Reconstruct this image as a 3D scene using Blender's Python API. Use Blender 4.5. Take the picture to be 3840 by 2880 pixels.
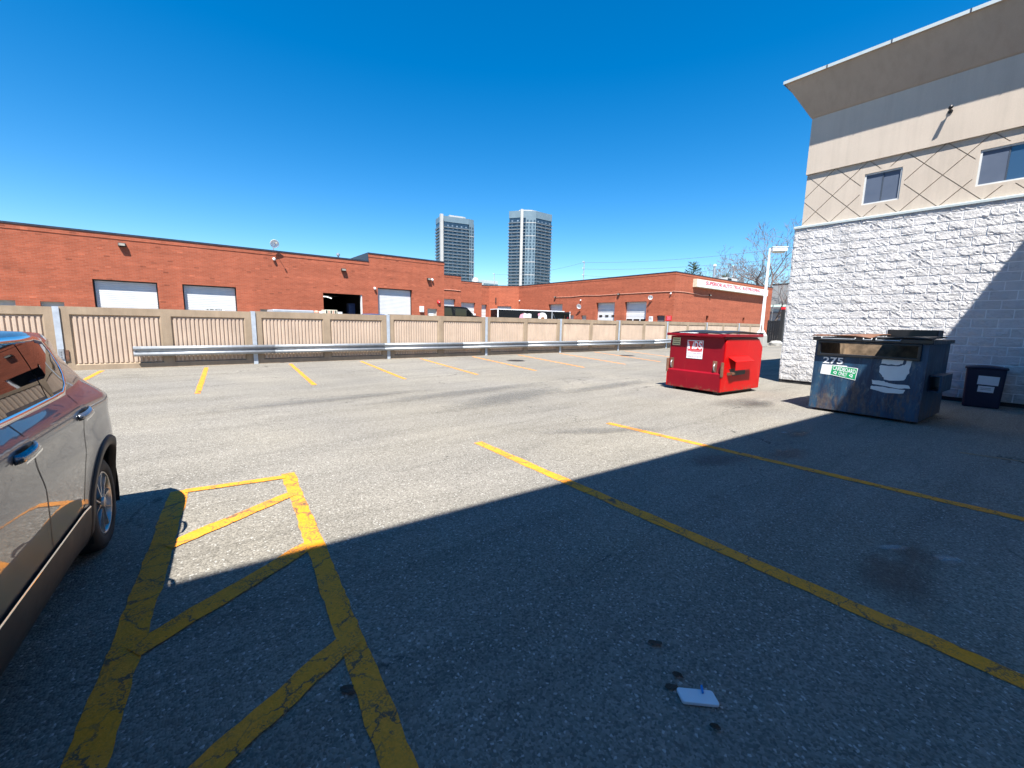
import bpy, bmesh, math, random
from mathutils import Vector, Matrix
random.seed(7)
for o in list(bpy.data.objects): bpy.data.objects.remove(o)
SC = bpy.context.scene
COL = SC.collection

# ------------------------------------------------------------------ camera, sky, sun, exposure
def setup_view():
    yaw, pitch, roll, h = math.radians(38.1), math.radians(8.22), math.radians(1.18), 1.57
    f = Vector((math.sin(yaw)*math.cos(pitch), math.cos(yaw)*math.cos(pitch), -math.sin(pitch)))
    r = Vector((math.cos(yaw), -math.sin(yaw), 0)); u = r.cross(f)
    r2 = r*math.cos(roll)+u*math.sin(roll); u2 = -r*math.sin(roll)+u*math.cos(roll)
    cam = bpy.data.cameras.new('camera'); ob = bpy.data.objects.new('camera', cam); COL.objects.link(ob)
    m = Matrix((( r2.x, u2.x, -f.x, 0), (r2.y, u2.y, -f.y, 0), (r2.z, u2.z, -f.z, h), (0, 0, 0, 1)))
    ob.matrix_world = m
    cam.sensor_fit = 'HORIZONTAL'; cam.sensor_width = 36; cam.lens = 36*1565/3840
    cam.clip_start = .05; cam.clip_end = 3000
    SC.camera = ob
    d = Vector((.372, .42, -1)).normalized()
    el = math.asin(-d.z); az = math.atan2(-d.x, -d.y)
    w = bpy.data.worlds.new('World'); SC.world = w; w.use_nodes = True
    nt = w.node_tree; nt.nodes.clear()
    sky = nt.nodes.new('ShaderNodeTexSky'); sky.sky_type = 'NISHITA'; sky.sun_disc = False
    sky.sun_elevation = el; sky.sun_rotation = az
    sky.altitude = 0; sky.air_density = 1.0; sky.dust_density = 0; sky.ozone_density = 3.0
    hs = nt.nodes.new('ShaderNodeHueSaturation'); hs.inputs['Saturation'].default_value = 1.45
    hs.inputs['Hue'].default_value = .499
    bg = nt.nodes.new('ShaderNodeBackground'); bg.inputs['Strength'].default_value = .078
    out = nt.nodes.new('ShaderNodeOutputWorld')
    nt.links.new(sky.outputs[0], hs.inputs['Color']); nt.links.new(hs.outputs[0], bg.inputs['Color'])
    nt.links.new(bg.outputs[0], out.inputs[0])
    L = bpy.data.lights.new('sun', 'SUN'); L.energy = 5.0; L.angle = math.radians(.53); L.color = (1, .95, .88)
    lo = bpy.data.objects.new('sun', L); COL.objects.link(lo); lo.location = (-20, -25, 60)
    lo.rotation_euler = d.to_track_quat('-Z', 'Y').to_euler()
    SC.view_settings.view_transform = 'Standard'; SC.view_settings.look = 'None'
    SC.view_settings.exposure = 1.33; SC.view_settings.gamma = 1; SC.view_settings.use_curve_mapping = False
setup_view()
SC.render.engine = 'CYCLES'
SC.cycles.use_denoising = True
SC.cycles.max_bounces = 5; SC.cycles.diffuse_bounces = 3; SC.cycles.glossy_bounces = 3; SC.cycles.transmission_bounces = 2; SC.cycles.transparent_max_bounces = 8

# ------------------------------------------------------------------ materials
MATS = {}
class NT:
    """small wrapper to write node trees briefly"""
    def __init__(s, name):
        s.m = bpy.data.materials.new(name); s.m.use_nodes = True; s.t = s.m.node_tree
        s.b = s.t.nodes['Principled BSDF']; MATS[name] = s.m
        s._pos = None
    def n(s, typ, **k):
        x = s.t.nodes.new(typ)
        for a, v in k.items():
            if a.startswith('i_'):
                key = a[2:]; key = int(key) if key.isdigit() else key.replace('_', ' ')
                if hasattr(v, 'is_output') or isinstance(v, bpy.types.NodeSocket): s.t.links.new(v, x.inputs[key])
                else: x.inputs[key].default_value = v
            else: setattr(x, a, v)
        return x
    def pos(s):
        if s._pos is None: s._pos = s.n('ShaderNodeNewGeometry').outputs['Position']
        return s._pos
    def obj(s): return s.n('ShaderNodeTexCoord').outputs['Object']
    def mapped(s, v, scale=(1, 1, 1), loc=(0, 0, 0), rot=(0, 0, 0)):
        return s.n('ShaderNodeMapping', i_Vector=v, i_Scale=scale, i_Location=loc, i_Rotation=rot).outputs[0]
    def noise(s, v, scale, detail=4, rough=.55, dist=0):
        return s.n('ShaderNodeTexNoise', i_Vector=v, i_Scale=scale, i_Detail=detail, i_Roughness=rough, i_Distortion=dist).outputs[0]
    def vor(s, v, scale, feature='F1', rnd=1.0):
        x = s.n('ShaderNodeTexVoronoi', feature=feature, i_Vector=v, i_Scale=scale, i_Randomness=rnd); return x
    def math(s, op, a, b=0.0, c=None, clamp=False):
        x = s.n('ShaderNodeMath', operation=op, use_clamp=clamp)
        for i, v in enumerate((a, b) if c is None else (a, b, c)):
            if isinstance(v, bpy.types.NodeSocket): s.t.links.new(v, x.inputs[i])
            else: x.inputs[i].default_value = v
        return x.outputs[0]
    def ramp(s, v, lo, hi, a=0.0, b=1.0):
        x = s.n('ShaderNodeMapRange', i_0=v, i_1=lo, i_2=hi, i_3=a, i_4=b); x.clamp = True; return x.outputs[0]
    def mix(s, f, a, b, mode='MIX'):
        x = s.n('ShaderNodeMix', data_type='RGBA', blend_type=mode)
        for i, v in ((0, f), (6, a), (7, b)):
            if isinstance(v, bpy.types.NodeSocket): s.t.links.new(v, x.inputs[i])
            elif i == 0: x.inputs[0].default_value = v
            else: x.inputs[i].default_value = (*v[:3], 1)
        return x.outputs[2]
    def grey(s, v):
        x = s.n('ShaderNodeCombineColor')
        for i in range(3): s.t.links.new(v, x.inputs[i])
        return x.outputs[0]
    def scale_col(s, col, v): return s.mix(1.0, col, s.grey(v), 'MULTIPLY')
    def set(s, **k):
        for a, v in k.items():
            key = a.replace('_', ' ')
            if isinstance(v, bpy.types.NodeSocket): s.t.links.new(v, s.b.inputs[key])
            else: s.b.inputs[key].default_value = (*v[:3], 1) if isinstance(v, (tuple, list)) and len(v) == 3 and 'Color' in key else v
        return s
    def bump(s, h, strength=.3, dist=.01):
        x = s.n('ShaderNodeBump', i_Height=h, i_Strength=strength, i_Distance=dist); s.t.links.new(x.outputs[0], s.b.inputs['Normal']); return s

def simple(name, col, rough=.5, metal=0, var=.12, vs=6, bump=0, bs=60, coat=0, spec=.5):
    t = NT(name)
    nz = t.noise(t.pos(), vs, 3); f = t.ramp(nz, .3, .7, 1-var, 1+var)
    t.set(Base_Color=t.scale_col(col, f) if False else t.mix(1.0, col, t.grey(f), 'MULTIPLY'), Metallic=metal, Coat_Weight=coat, Specular_IOR_Level=spec)
    t.set(Roughness=t.ramp(nz, .3, .7, max(rough-.08, .02), min(rough+.08, 1)))
    if bump: t.bump(t.noise(t.pos(), bs, 4), bump, .004)
    return t.m

def asphalt():
    t = NT('asphalt'); p = t.pos()
    big = t.ramp(t.noise(p, .22, 3, .6), .3, .72, .86, 1.12)
    mid = t.ramp(t.noise(t.mapped(p, (.35, 1.5, 1)), 1.1, 4, .65), .3, .72, .86, 1.12)
    streak = t.ramp(t.noise(t.mapped(p, (.12, 2.2, 1), rot=(0, 0, .06)), 1.6, 4, .7, .4), .34, .46, .88, 1.0)
    v = t.vor(p, 95); agg = t.ramp(t.n('ShaderNodeSeparateColor', i_Color=v.outputs['Color']).outputs[0], 0, 1, .64, 1.34)
    spk = t.ramp(t.n('ShaderNodeSeparateColor', i_Color=v.outputs['Color']).outputs[1], .955, .985, 0, 1)
    # long wandering cracks
    wob = t.n('ShaderNodeVectorMath', operation='ADD'); t.t.links.new(p, wob.inputs[0])
    nz = t.n('ShaderNodeTexNoise', i_Vector=p, i_Scale=1.7, i_Detail=4, i_Roughness=.65)
    sc = t.n('ShaderNodeVectorMath', operation='MULTIPLY_ADD', i_1=(.9, .9, 0), i_2=(-.45, -.45, 0)); t.t.links.new(nz.outputs['Color'], sc.inputs[0])
    t.t.links.new(sc.outputs[0], wob.inputs[1]); wv = wob.outputs[0]
    c1 = t.vor(t.mapped(wv, (.16, .42, 1)), 1.0, 'DISTANCE_TO_EDGE').outputs['Distance']
    m1 = t.ramp(c1, .0010, .0040, 1, 0)
    br = t.ramp(t.noise(t.mapped(p, loc=(2.3, .7, 0)), .8, 3), .50, .60, 0, 1)
    m1 = t.math('MULTIPLY', m1, br)
    c2 = t.vor(t.mapped(wv, (1.1, 1.5, 1)), 1.0, 'DISTANCE_TO_EDGE').outputs['Distance']
    m2 = t.ramp(c2, .004, .014, 1, 0)
    area = t.ramp(t.noise(t.mapped(p, loc=(3.1, 1.2, 0)), .17, 2), .56, .66, 0, 1)
    m2 = t.math('MULTIPLY', m2, area)
    crack = t.math('MULTIPLY', t.math('MAXIMUM', m1, t.math('MULTIPLY', m2, .75)), .8)
    pot = t.ramp(t.noise(p, .55, 4, .7), .66, .76, 1.0, .74)
    dots = t.ramp(t.vor(p, 2.3).outputs['Distance'], .012, .022, .35, 1)
    k = t.math('MULTIPLY', t.math('MULTIPLY', big, mid), t.math('MULTIPLY', streak, agg))
    k = t.math('MULTIPLY', t.math('MULTIPLY', k, pot), dots)
    tone = t.mix(t.ramp(t.noise(p, .45, 1), .35, .65), (.199, .187, .164), (.205, .190, .160))
    col = t.mix(1.0, tone, t.grey(k), 'MULTIPLY')
    col = t.mix(spk, col, (.37, .36, .33))
    col = t.mix(crack, col, (.035, .034, .033))
    t.set(Base_Color=col, Roughness=.95, Specular_IOR_Level=.12)
    t.bump(t.math('MULTIPLY', v.outputs['Distance'], -1.0), .55, .006)
    return t.m

def yellow_paint():
    t = NT('yellow_paint'); p = t.pos()
    wob = t.n('ShaderNodeVectorMath', operation='ADD'); t.t.links.new(p, wob.inputs[0])
    nz = t.n('ShaderNodeTexNoise', i_Vector=p, i_Scale=9, i_Detail=5, i_Roughness=.7)
    sc = t.n('ShaderNodeVectorMath', operation='MULTIPLY', i_1=(.16, .16, 0)); t.t.links.new(nz.outputs['Color'], sc.inputs[0])
    t.t.links.new(sc.outputs[0], wob.inputs[1])
    e = t.vor(wob.outputs[0], 5.5, 'DISTANCE_TO_EDGE').outputs['Distance']
    cr = t.math('MULTIPLY', t.ramp(e, .012, .035, 1, 0), t.ramp(t.noise(p, 3.1, 3), .38, .50))
    pit = t.ramp(t.noise(p, 30, 5, .75), .60, .65)
    pit2 = t.math('MULTIPLY', t.ramp(t.vor(p, 95).outputs['Distance'], .50, .66), t.ramp(t.noise(p, 7, 4), .45, .6, .05, .65))
    mask = t.math('MAXIMUM', t.math('MAXIMUM', cr, pit), pit2)
    base = t.mix(t.ramp(t.noise(p, 2.2, 5), .3, .7), (.80, .285, .016), (.76, .28, .035))
    base = t.mix(1.0, base, t.grey(t.ramp(t.noise(p, 60, 3), .3, .7, .86, 1.1)), 'MULTIPLY')
    t.set(Base_Color=t.mix(t.math('MULTIPLY', mask, .9), base, (.075, .07, .06)), Roughness=.8, Specular_IOR_Level=.2)
    t.bump(t.noise(p, 110, 2), .5, .005)
    return t.m

def brick(name, diag=False):
    t = NT(name); p = t.pos()
    s = t.n('ShaderNodeSeparateXYZ', i_0=p)
    u = t.math('MULTIPLY', t.math('SUBTRACT', s.outputs[0], s.outputs[1]), .707) if diag else t.math('ADD', s.outputs[0], s.outputs[1])
    v = t.n('ShaderNodeCombineXYZ', i_0=u, i_1=s.outputs[2]).outputs[0]
    b = t.n('ShaderNodeTexBrick', i_Vector=v, i_Scale=1.0, i_Mortar_Size=.007, i_Mortar_Smooth=.2, i_Bias=-.1, i_Brick_Width=.235, i_Row_Height=.078)
    b.inputs['Color1'].default_value = (.32, .080, .039, 1); b.inputs['Color2'].default_value = (.40, .105, .053, 1); b.inputs['Mortar'].default_value = (.32, .135, .09, 1)
    cell = t.n('ShaderNodeTexWhiteNoise', noise_dimensions='2D')
    uu = t.math('FLOOR', t.math('DIVIDE', u, .235)); vv = t.math('FLOOR', t.math('DIVIDE', s.outputs[2], .078))
    t.t.links.new(t.n('ShaderNodeCombineXYZ', i_0=uu, i_1=vv).outputs[0], cell.inputs[0])
    dark = t.ramp(cell.outputs[0], .986, .989, 1.0, .68)
    lite = t.ramp(cell.outputs[0], .0, .02, 1.35, 1.0)
    weather = t.ramp(t.noise(t.mapped(v, (.12, 1.6, 1)), 1.4, 6, .65), .3, .7, .84, 1.14)
    drip = t.ramp(t.noise(t.mapped(v, (1.5, .12, 1)), 1.2, 5), .3, .7, .92, 1.06)
    k = t.math('MULTIPLY', t.math('MULTIPLY', dark, lite), t.math('MULTIPLY', weather, drip))
    t.set(Base_Color=t.mix(1.0, b.outputs[0], t.grey(k), 'MULTIPLY'), Roughness=.85, Specular_IOR_Level=.25)
    t.bump(t.math('SUBTRACT', 1.0, b.outputs[1]), .35, .006)
    return t.m

def concrete(name, c, stain=.25, scale=1.0, b=.15):
    t = NT(name); p = t.pos()
    f = t.ramp(t.noise(p, 1.3*scale, 6, .65), .28, .72, 1-stain*.6, 1+stain*.4)
    d = t.ramp(t.noise(t.mapped(p, (2.2, 2.2, .25)), 2.0*scale, 6, .7), .35, .7, 1-stain*.5, 1.05)
    g = t.ramp(t.noise(p, 40, 4), .3, .7, .93, 1.06)
    col = t.mix(1.0, c, t.grey(t.math('MULTIPLY', t.math('MULTIPLY', f, d), g)), 'MULTIPLY')
    t.set(Base_Color=col, Roughness=.85, Specular_IOR_Level=.25); t.bump(t.noise(p, 70, 4), b, .004)
    return t.m

def split_block():
    t = NT('split_face_block'); p = t.pos()
    n1 = t.noise(t.mapped(p, (1, 1, 1.7), rot=(.5, 0, 0)), 34, 4, .75); n2 = t.noise(t.mapped(p, (1, 1, 1.8)), 10, 3, .6)
    f = t.ramp(t.noise(p, 3.0, 5), .3, .7, .93, 1.04)
    oi = t.n('ShaderNodeObjectInfo').outputs['Random']
    f = t.math('MULTIPLY', f, t.ramp(oi, 0, 1, .94, 1.03))
    sz = t.n('ShaderNodeSeparateXYZ', i_0=p).outputs[2]
    drip = t.ramp(t.math('ADD', t.noise(t.mapped(p, (2.2, 2.2, .12)), 1.6, 4, .6), t.ramp(sz, 3.2, 4.4, 0, .12)), .60, .74, 1.0, .80)
    dirt = t.ramp(t.math('ADD', t.noise(t.mapped(p, (1, 1, 2.5)), 2.5, 4, .7), t.ramp(sz, .1, .8, .22, 0)), .58, .72, 1.0, .72)
    f = t.math('MULTIPLY', f, t.math('MULTIPLY', drip, dirt))
    t.set(Base_Color=t.mix(1.0, (.60, .59, .585), t.grey(f), 'MULTIPLY'), Roughness=.8, Specular_IOR_Level=.25)
    t.bump(t.math('ADD', n1, t.math('MULTIPLY', n2, .9)), 1.0, .024)
    return t.m

def blue_rust():
    t = NT('rusty_blue_paint'); p = t.pos()
    s = t.n('ShaderNodeSeparateXYZ', i_0=p)
    blue = t.mix(t.ramp(t.noise(t.mapped(p, (3, 3, .5)), 2.4, 6, .7), .4, .6), (.005, .022, .058), (.014, .06, .12))
    pale = t.ramp(t.noise(t.mapped(p, (3.5, 3.5, 1.2)), 2.6, 6, .75, .3), .54, .66, 0, .7)
    c = t.mix(pale, blue, (.10, .14, .15))
    low = t.ramp(s.outputs[2], .1, .75, .16, 0.0)
    rm = t.ramp(t.math('ADD', t.noise(t.mapped(p, (4, 4, 1.3)), 2.2, 7, .75), low), .58, .70)
    rust = t.mix(t.ramp(t.noise(p, 18, 4), .35, .65), (.075, .045, .034), (.14, .105, .075))
    c = t.mix(t.math('MULTIPLY', rm, .65), c, rust)
    t.set(Base_Color=c, Roughness=.55, Metallic=.0); t.bump(t.math('ADD', t.noise(p, 9, 4), t.math('MULTIPLY', rm, -.4)), .22, .008)
    return t.m

def red_paint(name, c1, c2):
    t = NT(name); p = t.pos()
    base = t.mix(t.ramp(t.noise(p, 1.6, 4), .35, .65), c1, c2)
    drip = t.math('MULTIPLY', t.ramp(t.noise(t.mapped(p, (9, 9, .5)), 2.0, 5, .6), .66, .74), .35)
    scr = t.math('MULTIPLY', t.ramp(t.noise(t.mapped(p, (6, 6, 2)), 5, 6, .8, .6), .70, .74), .55)
    s = t.n('ShaderNodeSeparateXYZ', i_0=p)
    rl = t.math('MULTIPLY', t.ramp(t.math('ADD', t.noise(p, 14, 6, .7), t.ramp(s.outputs[2], .05, .28, .22, 0)), .66, .78), .8)
    c = t.mix(drip, base, (.62, .22, .16)); c = t.mix(scr, c, (.6, .3, .25)); c = t.mix(rl, c, (.17, .07, .04))
    t.set(Base_Color=c, Roughness=.42, Coat_Weight=.0, Specular_IOR_Level=.25); t.bump(t.noise(p, 5, 3), .12, .012)
    return t.m

def car_paint():
    t = NT('car_paint')
    t.set(Base_Color=(.085, .10, .122), Metallic=.65, Roughness=.40, Coat_Weight=1.0, Coat_Roughness=.012, Coat_IOR=1.42)
    return t.m

def corrugated_white(name, c=(.58, .59, .60)):
    t = NT(name); p = t.pos()
    f = t.ramp(t.noise(t.mapped(p, (1, 1, .3)), 2.0, 5), .3, .7, .93, 1.03)
    t.set(Base_Color=t.mix(1.0, c, t.grey(f), 'MULTIPLY'), Roughness=.45); return t.m

M = {}
M['asphalt'] = asphalt(); M['yellow'] = yellow_paint(); M['oldline'] = simple('worn_line_paint', (.24, .17, .10), .9, var=.3, vs=9); M['brick'] = brick('brick'); M['brick_d'] = brick('brick_diagonal', True)
M['fence'] = concrete('fence_concrete', (.355, .275, .195), .34); M['rib'] = concrete('fence_rib_concrete', (.51, .405, .32), .2)
M['curb'] = concrete('curb_concrete', (.42, .36, .29), .3); M['conc'] = concrete('grey_concrete', (.38, .37, .34), .3)
M['block'] = split_block(); M['mortar'] = simple('painted_mortar', (.80, .795, .79), .8, var=.05, bump=.3)
def stucco(name, c):
    t = NT(name); p = t.pos()
    a = t.ramp(t.noise(p, 1.1, 4, .6), .3, .7, .95, 1.04); b = t.ramp(t.noise(t.mapped(p, (3.5, 3.5, .18)), 1.5, 4, .65), .45, .72, 1.0, .90); g = t.ramp(t.noise(p, 90, 2), .3, .7, .95, 1.05)
    t.set(Base_Color=t.mix(1.0, c, t.grey(t.math('MULTIPLY', t.math('MULTIPLY', a, b), g)), 'MULTIPLY'), Roughness=.9, Specular_IOR_Level=.2); t.bump(t.noise(p, 130, 3), .4, .005); return t.m
M['stucco'] = stucco('beige_stucco', (.51, .44, .365)); M['stucco_d'] = stucco('taupe_stucco', (.40, .32, .25))
M['flash'] = simple('pale_metal_flashing', (.42, .47, .47), .45, var=.05)
M['band'] = concrete('black_base_paint', (.035, .035, .037), .5)
M['galv'] = simple('galvanised_steel', (.36, .385, .41), .48, .5, var=.12, vs=9)
M['galv_w'] = simple('galvanised_post', (.47, .53, .60), .5, .3, var=.10, vs=7)
M['dark'] = simple('dark_flashing', (.025, .03, .045), .45, var=.2)
M['white_door'] = corrugated_white('white_door'); M['white'] = simple('white_paint', (.78, .79, .80), .45, var=.04)
M['grey_door'] = simple('grey_beige_door', (.50, .47, .42), .5, var=.05); M['brown_door'] = simple('dark_grey_door', (.12, .10, .11), .5, var=.05)
M['black'] = simple('black_plastic', (.012, .012, .013), .45, var=.2); M['blackm'] = simple('black_metal', (.02, .02, .022), .4, .3, var=.2)
M['void'] = simple('dark_interior', (.012, .012, .012), .9, var=.1)
M['red'] = red_paint('red_dumpster_paint', (.44, .002, .002), (.50, .003, .003)); M['redshade'] = red_paint('shaded_crimson_paint', (.19, .002, .010), (.235, .003, .011)); M['bluer'] = blue_rust(); M['redsign'] = simple('red_print', (.62, .012, .02), .5, var=.04)  # darker crimson copy of the red: the front's weaker sunlight is in its colour
M['redlet'] = simple('faded_red_print', (.50, .012, .035), .5, var=.05)
M['rust'] = simple('rusty_lid', (.16, .075, .045), .75, var=.4, vs=7, bump=.3)
M['rusty'] = simple('rust_yellow_interior', (.20, .145, .095), .75, var=.5, vs=8, bump=.3)
M['binblue'] = simple('navy_plastic', (.004, .006, .03), .5, var=.1)
M['green'] = simple('green_print', (.0, .30, .10), .5, var=.05); M['navy'] = simple('navy_cabinet', (.03, .05, .13), .5, var=.1)
M['paper'] = simple('paper_label', (.62, .66, .66), .6, var=.06); M['yellowp'] = simple('pale_yellow_sticker', (.62, .56, .30), .6, var=.08)
M['purple'] = simple('faded_purple_print', (.42, .30, .40), .6, var=.05); M['greyp'] = simple('grey_print', (.45, .47, .52), .6, var=.05)
M['ink'] = simple('dark_print', (.06, .07, .06), .6, var=.1)
M['carpaint'] = car_paint()
M['glass'] = NT('tinted_glass').set(Base_Color=(.008, .009, .010), Roughness=.015, Specular_IOR_Level=.5, Coat_Weight=.25, Coat_Roughness=.01).m
M['winglass'] = NT('window_glass').set(Base_Color=(.035, .075, .14), Roughness=.05, Specular_IOR_Level=.7, Coat_Weight=.5, Coat_Roughness=.02).m
M['winframe'] = simple('dark_window_bar', (.05, .065, .09), .5); M['winscreen'] = simple('window_screen', (.075, .10, .15), .6, var=.05)
M['chrome'] = NT('chrome').set(Base_Color=(.75, .76, .78), Metallic=1.0, Roughness=.08).m
M['handle'] = NT('handle_paint').set(Base_Color=(.22, .24, .27), Metallic=.8, Roughness=.15, Coat_Weight=.8, Coat_Roughness=.01).m; M['clad'] = simple('grey_plastic_cladding', (.026, .026, .026), .55, var=.1, spec=.25)  # handle colour is lighter than the body, standing in for reflected sky
M['tyre'] = simple('tyre_rubber', (.010, .010, .010), .8, var=.2, bump=.2)
M['alloy'] = NT('machined_alloy').set(Base_Color=(.42, .41, .39), Metallic=.9, Roughness=.28).m
M['alloyd'] = simple('dark_alloy', (.012, .012, .013), .35, .4)
M['tail'] = NT('tail_lamp').set(Base_Color=(.22, .004, .006), Roughness=.08, Coat_Weight=.8).m
M['tray'] = simple('white_foam', (.62, .67, .72), .6, var=.03); M['clip'] = simple('blue_plastic', (.02, .22, .62), .4)
M['leaf'] = simple('dead_leaf', (.05, .03, .02), .8, var=.3)
M['bark'] = simple('bark', (.12, .095, .08), .9, var=.25, vs=3); M['twig'] = simple('twig_bark', (.17, .13, .12), .9, var=.2, vs=3)
M['pine'] = simple('pine_needles', (.035, .06, .03), .8, var=.35, vs=3)
M['tglass'] = simple('tower_glass', (.022, .04, .065), .12, var=.3, vs=.3, spec=.7); M['tslab'] = simple('tower_slab', (.20, .225, .25), .6, var=.05, vs=.3)
M['tpanel'] = simple('tower_panel', (.13, .19, .235), .4, var=.08, vs=.2); M['twhite'] = simple('tower_white', (.40, .40, .39), .5, var=.04, vs=.2)
M['twin'] = simple('tower_window', (.16, .21, .27), .15, var=.4, vs=.4, spec=.7); M['tdark'] = simple('tower_dark_window', (.05, .075, .10), .15, var=.4, vs=.4, spec=.7)
M['trail'] = simple('trailer_black', (.006, .006, .008), .28, var=.1, spec=.3); M['pink'] = simple('pink_print', (.78, .32, .40), .5, var=.1)
M['gold'] = simple('yellow_print', (.72, .50, .06), .5, var=.1); M['brownp'] = simple('brown_print', (.25, .09, .02), .5, var=.1)
M['silver'] = simple('silver_truck_paint', (.42, .45, .48), .35, .3, var=.06); M['cream'] = simple('cream_gear', (.55, .52, .40), .6, var=.12)
M['greyroof'] = simple('grey_roofing', (.16, .16, .165), .9, var=.2, vs=1); M['pale'] = simple('pale_siding', (.55, .57, .57), .6, var=.06)
M['tube'] = NT('lit_tube').set(Base_Color=(.9, .9, .9), Emission_Color=(1, .98, .94, 1), Emission_Strength=1.2).m
M['iron'] = simple('cast_iron', (.12, .105, .09), .7, .2, var=.3, vs=15)
M['cond'] = simple('salmon_conduit', (.55, .28, .20), .6, var=.08)
M['greyb'] = simple('weathered_grey_board', (.30, .31, .31), .7, var=.06); M['greyl'] = simple('dim_lens', (.20, .19, .16), .3); M['wire'] = simple('power_cable', (.10, .11, .13), .6); M['pole'] = simple('grey_pole', (.32, .32, .33), .7, var=.1)

# ------------------------------------------------------------------ mesh helpers
class MB:
    def __init__(s): s.v = []; s.f = []
    def add(s, vs, fs):
        o = len(s.v); s.v += [tuple(x) for x in vs]; s.f += [tuple(i+o for i in f) for f in fs]; return s
    def box(s, x0, x1, y0, y1, z0, z1):
        return s.add([(x0,y0,z0),(x1,y0,z0),(x1,y1,z0),(x0,y1,z0),(x0,y0,z1),(x1,y0,z1),(x1,y1,z1),(x0,y1,z1)],
                     [(3,2,1,0),(4,5,6,7),(0,1,5,4),(1,2,6,5),(2,3,7,6),(3,0,4,7)])
    def hexa(s, p):   # 8 points, bottom ring then top ring
        return s.add(p, [(3,2,1,0),(4,5,6,7),(0,1,5,4),(1,2,6,5),(2,3,7,6),(3,0,4,7)])
    def prism(s, poly, fn, a, b):
        """poly list of 2D; fn(u,v,d)->xyz ; extruded from d=a to d=b"""
        n = len(poly)
        vs = [fn(u, v, a) for u, v in poly]+[fn(u, v, b) for u, v in poly]
        return s.add(vs, [tuple(range(n))[::-1], tuple(range(n, 2*n))]+[(i, (i+1) % n, (i+1) % n+n, i+n) for i in range(n)])
    def tube(s, pts, r, n=6, cap=True):
        rs = r if isinstance(r, (list, tuple)) else [r]*len(pts)
        P = [Vector(p) for p in pts]; o = len(s.v); prev = None
        for i, p in enumerate(P):
            d = (P[min(i+1, len(P)-1)]-P[max(i-1, 0)])
            if d.length < 1e-9: d = Vector((0, 0, 1))
            d.normalize()
            a = prev if prev is not None else (Vector((0, 0, 1)) if abs(d.z) < .9 else Vector((1, 0, 0)))
            a = (a-d*a.dot(d)); a.normalize(); prev = a; b = d.cross(a)
            for k in range(n):
                t = 2*math.pi*k/n; s.v.append(tuple(p+a*math.cos(t)*rs[i]+b*math.sin(t)*rs[i]))
        for i in range(len(P)-1):
            for k in range(n): s.f.append((o+i*n+k, o+i*n+(k+1) % n, o+(i+1)*n+(k+1) % n, o+(i+1)*n+k))
        if cap:
            s.f.append(tuple(o+k for k in range(n))[::-1]); s.f.append(tuple(o+(len(P)-1)*n+k for k in range(n)))
        return s
    def lathe(s, prof, n=24, c=(0, 0, 0), axis='z'):
        o = len(s.v)
        for r, z in prof:
            for k in range(n):
                t = 2*math.pi*k/n; x, y = r*math.cos(t), r*math.sin(t)
                q = (x, y, z) if axis == 'z' else ((z, x, y) if axis == 'x' else (x, z, y))
                s.v.append((q[0]+c[0], q[1]+c[1], q[2]+c[2]))
        for i in range(len(prof)-1):
            for k in range(n): s.f.append((o+i*n+k, o+i*n+(k+1) % n, o+(i+1)*n+(k+1) % n, o+(i+1)*n+k))
        return s
    def grid(s, fn, nu, nv):
        o = len(s.v)
        for j in range(nv+1):
            for i in range(nu+1): s.v.append(tuple(fn(i/nu, j/nv)))
        for j in range(nv):
            for i in range(nu):
                a = o+j*(nu+1)+i; s.f.append((a, a+1, a+nu+2, a+nu+1))
        return s
    def mesh(s, name, mat, smooth=False):
        me = bpy.data.meshes.new(name); me.from_pydata(s.v, [], s.f); me.validate(); me.update()
        bm = bmesh.new(); bm.from_mesh(me); bmesh.ops.recalc_face_normals(bm, faces=bm.faces); bm.to_mesh(me); bm.free()
        if smooth:
            for p in me.polygons: p.use_smooth = True
        if mat: me.materials.append(M[mat] if isinstance(mat, str) else mat)
        return me
    def build(s, name, mat, parent=None, smooth=False, bev=0, label=None, cat=None, group=None, kind=None, autos=None):
        return put(name, s.mesh(name, mat, smooth), parent, bev=bev, label=label, cat=cat, group=group, kind=kind, autos=autos)

def put(name, me, parent=None, loc=(0, 0, 0), rotz=0, bev=0, label=None, cat=None, group=None, kind=None, autos=None):
    o = bpy.data.objects.new(name, me); COL.objects.link(o); o.location = loc; o.rotation_euler = (0, 0, rotz)
    if parent is not None: o.parent = parent
    if bev:
        m = o.modifiers.new('bevel', 'BEVEL'); m.width = bev; m.segments = 2; m.limit_method = 'ANGLE'; m.angle_limit = math.radians(40)
    if autos:
        for p in me.polygons: p.use_smooth = True
        m = o.modifiers.new('split', 'EDGE_SPLIT'); m.split_angle = math.radians(autos)
    return tag(o, label, cat, group, kind)
def tag(o, label=None, cat=None, group=None, kind=None):
    if label: o['label'] = label
    if cat: o['category'] = cat
    if group: o['group'] = group
    if kind: o['kind'] = kind
    return o
def thing(name, loc, label, cat, rotz=0, group=None):
    o = bpy.data.objects.new(name, None); COL.objects.link(o); o.location = loc; o.rotation_euler = (0, 0, rotz); o.empty_display_size = .3
    return tag(o, label, cat, group)
def text_mesh(name, s, size, mat, sx=1.0, ext=.002, bold=0):
    c = bpy.data.curves.new(name, 'FONT'); c.body = s; c.size = size; c.extrude = ext; c.align_x = 'LEFT'; c.offset = bold
    c.resolution_u = 3
    o = bpy.data.objects.new('tmp', c); COL.objects.link(o)
    dg = bpy.context.evaluated_depsgraph_get(); me = bpy.data.meshes.new_from_object(o.evaluated_get(dg))
    bpy.data.objects.remove(o); me.transform(Matrix.Diagonal((sx, 1, 1, 1))); me.name = name
    me.materials.clear(); me.materials.append(M[mat]); return me
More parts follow.
